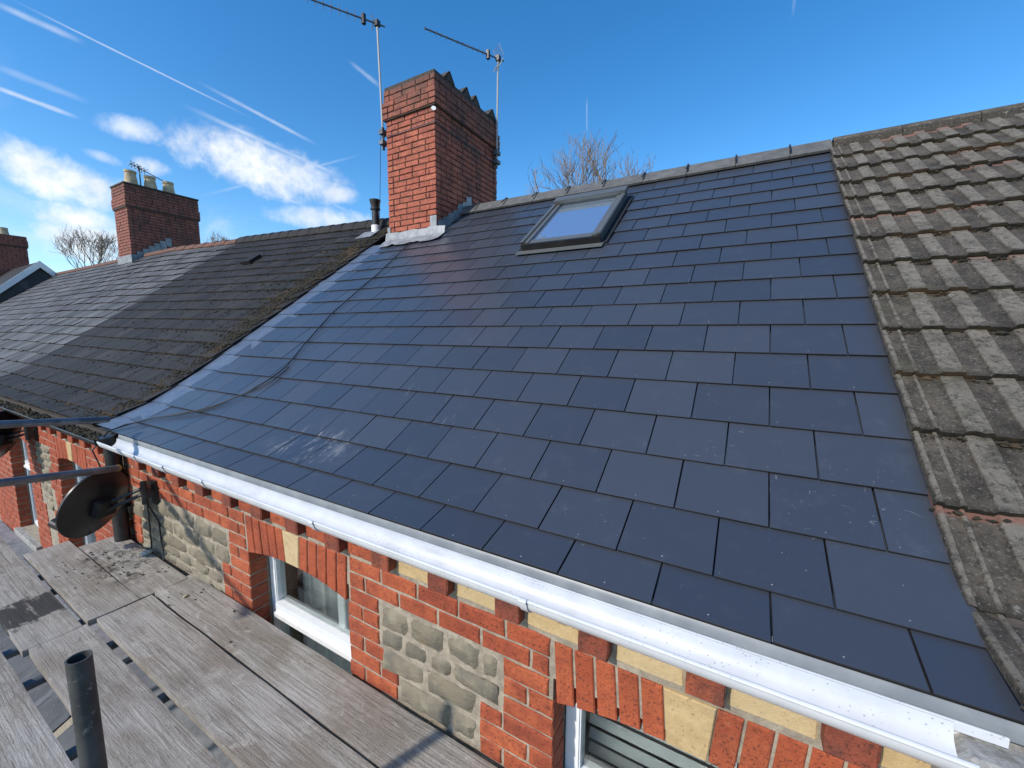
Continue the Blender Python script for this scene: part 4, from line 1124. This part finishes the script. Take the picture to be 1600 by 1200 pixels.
def dish(label, centre, facing, a, b, wallpt):
    c = Vector(centre); f = Vector(facing).normalized(); side = f.cross(Vector((0, 0, 1))).normalized(); up = side.cross(f).normalized()
    t = thing('satellite_dish', label, 'satellite dish', c, 'satellite dishes on the front walls')
    m = MB(); N, Rn = 40, 7; vs = []; fs = []
    for r in range(Rn+1):
        for k in range(N):
            q = r/Rn; x = math.cos(2*math.pi*k/N)*a*q; y = math.sin(2*math.pi*k/N)*b*q
            vs.append(c+side*x+up*y-f*(.055*(1-q*q)))
    k0 = len(vs)
    for r in range(Rn+1):
        for k in range(N):
            q = r/Rn; x = math.cos(2*math.pi*k/N)*(a+.002)*q; y = math.sin(2*math.pi*k/N)*(b+.002)*q
            vs.append(c+side*x+up*y-f*(.055*(1-q*q)+(.006 if r < Rn else .014)))
    for r in range(Rn):
        for k in range(N):
            k1 = (k+1) % N
            fs.append((r*N+k, r*N+k1, (r+1)*N+k1, (r+1)*N+k)); fs.append((k0+r*N+k1, k0+r*N+k, k0+(r+1)*N+k, k0+(r+1)*N+k1))
    fs += [(Rn*N+k, Rn*N+(k+1) % N, k0+Rn*N+(k+1) % N, k0+Rn*N+k) for k in range(N)]
    m.add(vs, fs); ob('reflector', m.mesh('reflector', True), 'dish_paint', t)
    hub = c-f*.075; wp = Vector(wallpt)
    m = MB()
    for dz in (-.022, .022):
        p0 = hub+side*.0+Vector((0, 0, dz)); e = wp+Vector((0, -.07, dz+.03))
        m.tube([p0-f*.02, e], .013, 6)
    Mx = Matrix.Translation(hub) @ f.to_track_quat('Y', 'Z').to_matrix().to_4x4()
    m.obox(Mx, -.06, .06, -.045, .012, -.06, .06); ob('arm', m.mesh('arm'), 'black_plastic', t)
    m = MB(); m.box(wp.x-.035, wp.x+.035, wp.y-.018, wp.y, wp.z-.09, wp.z+.09); m.tube([wp+Vector((0, -.07, -.07)), wp+Vector((0, -.07, .10))], .02, 8); m.box(wp.x-.02, wp.x+.02, wp.y-.07, wp.y, wp.z-.03, wp.z+.03)
    ob('wall_bracket', m.mesh('wall_bracket'), 'black_plastic', t)
    lp = c-up*(b+.035)+f*.23; m = MB(); m.tube([c-up*b*.9-f*.02, lp], .010, 6); ob('feed_arm', m.mesh('feed_arm'), 'black_plastic', t)
    m = MB(); m.tube([lp-f*.05+up*.01, lp+f*.05+up*.02], .032, 10); ob('receiver', m.mesh('receiver', True), 'black_plastic', t)
    return t
d1 = dish('black satellite dish on a wall arm beside the downpipe, seen from behind', (-4.08, -.235, -.43), (-.80, -.36, .30), .225, .255, (-3.86, .05, -.40))
m = MB(); m.tube([(-3.86, -.02, -.44), (-3.83, .035, -.62), (-3.80, .03, -.80), (-3.70, .0, -1.1)], .006, 5); m.tube([(-4.02, .035, -.42), (-4.0, .035, -.6), (-4.0, .03, -.95)], .005, 5)
ob('cable', m.mesh('cable'), 'black_plastic', d1)
dish('black satellite dish at the left edge, on the wall of the adjoining house', (-7.15, -.20, -.36), (-.72, -.62, .32), .27, .30, (-6.86, .05, -.33))

# ================================================================== CABLE ON THE ROOF
def rp(x, y, off=.012):
    for j in range(18):
        if PY[j] <= y <= PY[j+1]:
            f_ = (y-PY[j])/(PY[j+1]-PY[j]); z = PZ[j]+(PZ[j+1]-PZ[j])*f_; return Vector((x, y-.3*off, z+off))
    return Vector((x, y, 2.4))
path = [(-4.0, 2.98), (-3.92, 2.6), (-3.85, 2.244), (-3.83, 1.9), (-3.80, 1.59), (-3.66, 1.20), (-3.52, .90), (-3.545, .74), (-3.62, .60), (-3.78, .455), (-4.02, .33), (-4.31, .20), (-4.42, .09)]
P_ = []
for i in range(len(path)-1):
    for k in range(6):
        f_ = k/6; P_.append(rp(path[i][0]+(path[i+1][0]-path[i][0])*f_+random.uniform(-.004, .004), path[i][1]+(path[i+1][1]-path[i][1])*f_, .010))
P_.append(rp(*path[-1])); P_ += [Vector((-4.44, -.02, .0)), Vector((-4.40, -.13, -.12)), Vector((-4.36, -.10, -.28)), Vector((-4.2, -.03, -.34))]
m = MB(); m.tube(P_, .0055, 6)
P2 = [p+Vector((.035+.03*math.sin(i*.35), .004, .002)) for i, p in enumerate(P_[36:70])]
m.tube(P2, .0045, 6)
tag(ob('cable', m.mesh('cable', True), 'slate_edge'), 'black cable trailing down the left side of the new slate roof', 'cable')

# ================================================================== SCAFFOLD
BZ = -.90
def board(label, x0, x1, y0, y1, z=BZ, rz=0.0, seed=0):
    rd = random.Random(seed); m = MB(); NX = max(8, int((x1-x0)/.08)); NYb = 6; T = .038
    v = []; f = []
    cx, cy = (x0+x1)/2, (y0+y1)/2; L, Wd = x1-x0, y1-y0; o = Vector((seed*7.1, 0, 0))
    for i in range(NX+1):
        for k in range(NYb+1):
            x = -L/2+L*i/NX; y = -Wd/2+Wd*k/NYb
            e = noise.noise(Vector((x*3, k*5, 0))+o)*.004 if k in (0, NYb) else 0
            r = -.004 if k in (0, NYb) or i in (0, NX) else 0
            cup = .003*(2*k/NYb-1)**2
            v.append((x, y+e, r+cup+noise.noise(Vector((x*5, y*22, 0))+o)*.0014))
    n = NYb+1
    f = [(i*n+k, (i+1)*n+k, (i+1)*n+k+1, i*n+k+1) for i in range(NX) for k in range(NYb)]
    b = len(v); rim = [i*n for i in range(NX+1)]+[NX*n+k for k in range(1, n)]+[i*n+NYb for i in range(NX-1, -1, -1)]+[k for k in range(NYb-1, 0, -1)]
    for q in rim: v.append((v[q][0], v[q][1], -T))
    Lr = len(rim); f += [(rim[(i+1) % Lr], rim[i], b+i, b+(i+1) % Lr) for i in range(Lr)]; f.append(tuple(b+i for i in range(Lr))[::-1])
    m.add(v, f)
    o_ = ob('scaffold_board', m.mesh('scaffold_board', True), 'weathered_board', None, (cx, cy, z), (0, 0, rz))
    return tag(o_, label, 'board', 'scaffold boards')
board('long scaffold board nearest the brick wall, passing below the windows', -3.385, 1.2, -.205, .022, BZ-.002, R(-.55), 1)
board('wide middle scaffold board beside the long board nearest the wall', -3.335, 1.2, -.478, -.222, BZ, R(-.5), 2)
board('scaffold board right behind the upright steel tube', -3.335, .9, -.735, -.512, BZ-.004, R(-.3), 3)
board('scaffold board at the bottom left corner, outside the upright tube', -5.2, -1.75, -1.03, -.797, BZ-.01, R(-.2), 4)
board('far scaffold board under the satellite dish, dirtied with black mortar crumbs near the wall', -4.56, -3.345, -.243, .012, BZ+.002, R(-.9), 5)
board('pale far scaffold board with black crumbs, second from the wall', -4.76, -3.345, -.487, -.250, BZ+.004, R(-.6), 6)
board('scaffold board with a broad black tar stain at the left edge', -5.4, -3.335, -.735, -.508, BZ-.002, R(-.6), 7)
def tube_obj(label, p0, p1, mat='dark_tube', open_end=False, cap=None, r=.0242):
    p0, p1 = Vector(p0), Vector(p1); d = (p1-p0).normalized()
    t = thing('scaffold_tube', label, 'scaffold tube', p0, 'scaffold tubes')
    m = MB(); m.tube([p0, p1], r, 18, cap=False); m.tube([p1, p0], r-.004, 18, cap=False)
    a = d.cross(Vector((0, 0, 1)) if abs(d.z) < .9 else Vector((1, 0, 0))).normalized(); b = d.cross(a)
    for p in (p0, p1):
        vs = [p+(a*math.cos(k*math.pi/9)+b*math.sin(k*math.pi/9))*q for q in (r, r-.004) for k in range(18)]
        m.add(vs, [(k, (k+1) % 18, 18+(k+1) % 18, 18+k) for k in range(18)])
    ob('tube', m.mesh('tube', True), mat, t)
    if cap:
        m = MB(); m.tube([p1-d*.02, p1+d*.002], r+.0006, 18); ob('painted_end', m.mesh('painted_end', True), cap, t)
    return t
tube_obj('upright open-topped scaffold tube standing in front of the boards', (-1.480, -.905, -5.4), (-1.480, -.905, -.008), 'post_tube')
tube_obj('upper guard-rail tube sticking in from the left edge above the dish', (-3.55, -1.35, .365), (-4.155, -.09, .142), 'galvanised', r=.0235)
tube_obj('lower guard-rail tube with a yellow end, just above the black dish', (-3.10, -1.30, .14), (-4.055, -.09, -.212), 'galvanised', cap='yellow_cap', r=.0235)
TZ = BZ-.038-.0262
for x, yl, lb, cp_ in ((-4.36, .06, 'cross tube whose end shows between far boards and downpipe', None), (-3.47, .045, 'cross tube whose grey end shows at the joint of the inner boards', None),
                  (-1.66, .045, 'cross tube with a yellow end against the brickwork right of the window', 'yellow_cap'),
                  (-3.08, -.05, 'dark cross tube seen in the gap just past the board joint', None), (-2.42, -.05, 'dark cross tube seen in the gap behind the upright', None), (-4.05, -.1, 'dark cross tube under the tar-stained board', None)):
    tube_obj(lb, (x-.03, -1.4, TZ), (x, yl, TZ), 'galvanised' if x in (-4.36, -3.47, -1.66) else 'dark_tube', cap=cp_)
tube_obj('long scaffold tube running below the boards along the wall', (-5.2, -.60, TZ-.05), (1.0, -.60, TZ-.05), 'dark_tube')
# lumps left on the boards
def lump(name, label, cat, loc, r, mat, seed):
    bm = bmesh.new(); bmesh.ops.create_icosphere(bm, subdivisions=2, radius=r)
    for v in bm.verts:
        n_ = noise.noise(v.co*(1.2/r)+Vector((seed, 0, 0))); v.co *= 1+.45*n_; v.co.z *= .55; v.co.x *= 1.5
    me = bpy.data.meshes.new(name); bm.to_mesh(me); bm.free()
    tag(ob(name, me, mat, None, loc, (0, 0, seed)), label, cat)
lump('mortar_lump', 'pale lump of mortar on the far board beside the wall', 'mortar', (-3.97, -.012, BZ+.014), .028, 'chalk', 2)
lump('mortar_chip', 'small pinkish chip lying on the long inner board', 'mortar', (-3.12, -.10, BZ+.005), .010, 'clay_pot', 5)
# crumbs of old mortar on the far boards
rd = random.Random(4); pts = []
for _ in range(170):
    x = rd.gauss(-4.05, .2); y = rd.gauss(-.19, .13)
    if -4.6 < x < -3.4 and -.46 < y < .0: pts.append((x, y, BZ+.007, abs(rd.gauss(0, .0035))+.001))
for _ in range(25):
    x = rd.uniform(-3.3, -2.4); y = rd.uniform(-.2, 0); pts.append((x, y, BZ+.003, abs(rd.gauss(0, .003))+.001))
o = ob('mortar_crumbs', blobs(pts, 9), 'dark_mortar'); o['kind'] = 'stuff'; o['label'] = 'black crumbs of old mortar scattered over the far boards'; o['category'] = 'crumbs'

# ================================================================== BARE TREES
def tree(label, centre, rad, seed, depth, minr):
    """bare tree whose branching fills a rounded crown (centre, radii)"""
    rd = random.Random(seed); cen = Vector(centre); base = Vector((cen.x, cen.y, -5.5))
    t = thing('bare_tree', label, 'tree', base, 'bare trees behind the houses')
    trunk = MB(); crown = MB()
    def inside(p): q = p-cen; return (q.x/rad[0])**2+(q.y/rad[0])**2+(q.z/rad[1])**2 < rd.uniform(.45, 1.25)
    def grow(p, d, L, r, lv):
        for _ in range(3):
            if inside(p+d*L): break
            L *= .6
        else: return
        pts = [p]; q = p; dd = d.copy()
        for _ in range(4):
            dd = (dd+Vector((rd.gauss(0, .11), rd.gauss(0, .11), rd.gauss(.05, .07)))).normalized(); q = q+dd*L/4; pts.append(q)
        crown.tube(pts, r, 5 if lv < 3 else 3, cap=False, rads=[max(minr*.7, r*(1-.4*k/4)) for k in range(5)])
        if lv >= depth: return
        for k in range(rd.choice((2, 3, 3))):
            ang = rd.uniform(.25, .8); az_ = rd.uniform(0, 6.283)
            a = dd.cross(Vector((.3, .5, .8))).normalized(); b = dd.cross(a)
            nd = (dd*math.cos(ang)+(a*math.cos(az_)+b*math.sin(az_))*math.sin(ang)+Vector((0, 0, .12))).normalized()
            grow(pts[rd.choice((2, 3, 4, 4))], nd, L*rd.uniform(.68, .9), max(minr, r*rd.uniform(.5, .66)), lv+1)
    fork = Vector((cen.x, cen.y, cen.z-rad[1]*.85)); R0_ = .045*rad[0]
    trunk.tube([base, base.lerp(fork, .5)+Vector((.1, .05, 0)), fork], .1, 10, rads=[R0_*1.5, R0_*1.2, R0_])
    for k in range(9):
        az_ = k*2.4+rd.uniform(-.3, .3); el = rd.uniform(.55, 1.4)
        grow(fork-Vector((0, 0, .05)), Vector((math.cos(az_)*math.cos(el), math.sin(az_)*math.cos(el), math.sin(el))), rad[1]*.62, R0_*rd.uniform(.4, .6), 1)
    ob('trunk', trunk.mesh('trunk', True), 'bark', t); ob('crown', crown.mesh('crown'), 'bark', t)
tree('bare tree rising behind the ridge to the right of the large chimney', (-7.3, 18.8, 7.25), (3.4, 2.9), 11, 6, .0075)
tree('bare tree left of the chimney with clay pots', (-42.2, 10.3, 5.9), (2.4, 2.6), 23, 6, .010)
tree('bare twiggy tree just showing right of the chimney with clay pots', (-34.3, 14.9, 6.75), (1.3, 1.5), 31, 5, .010)
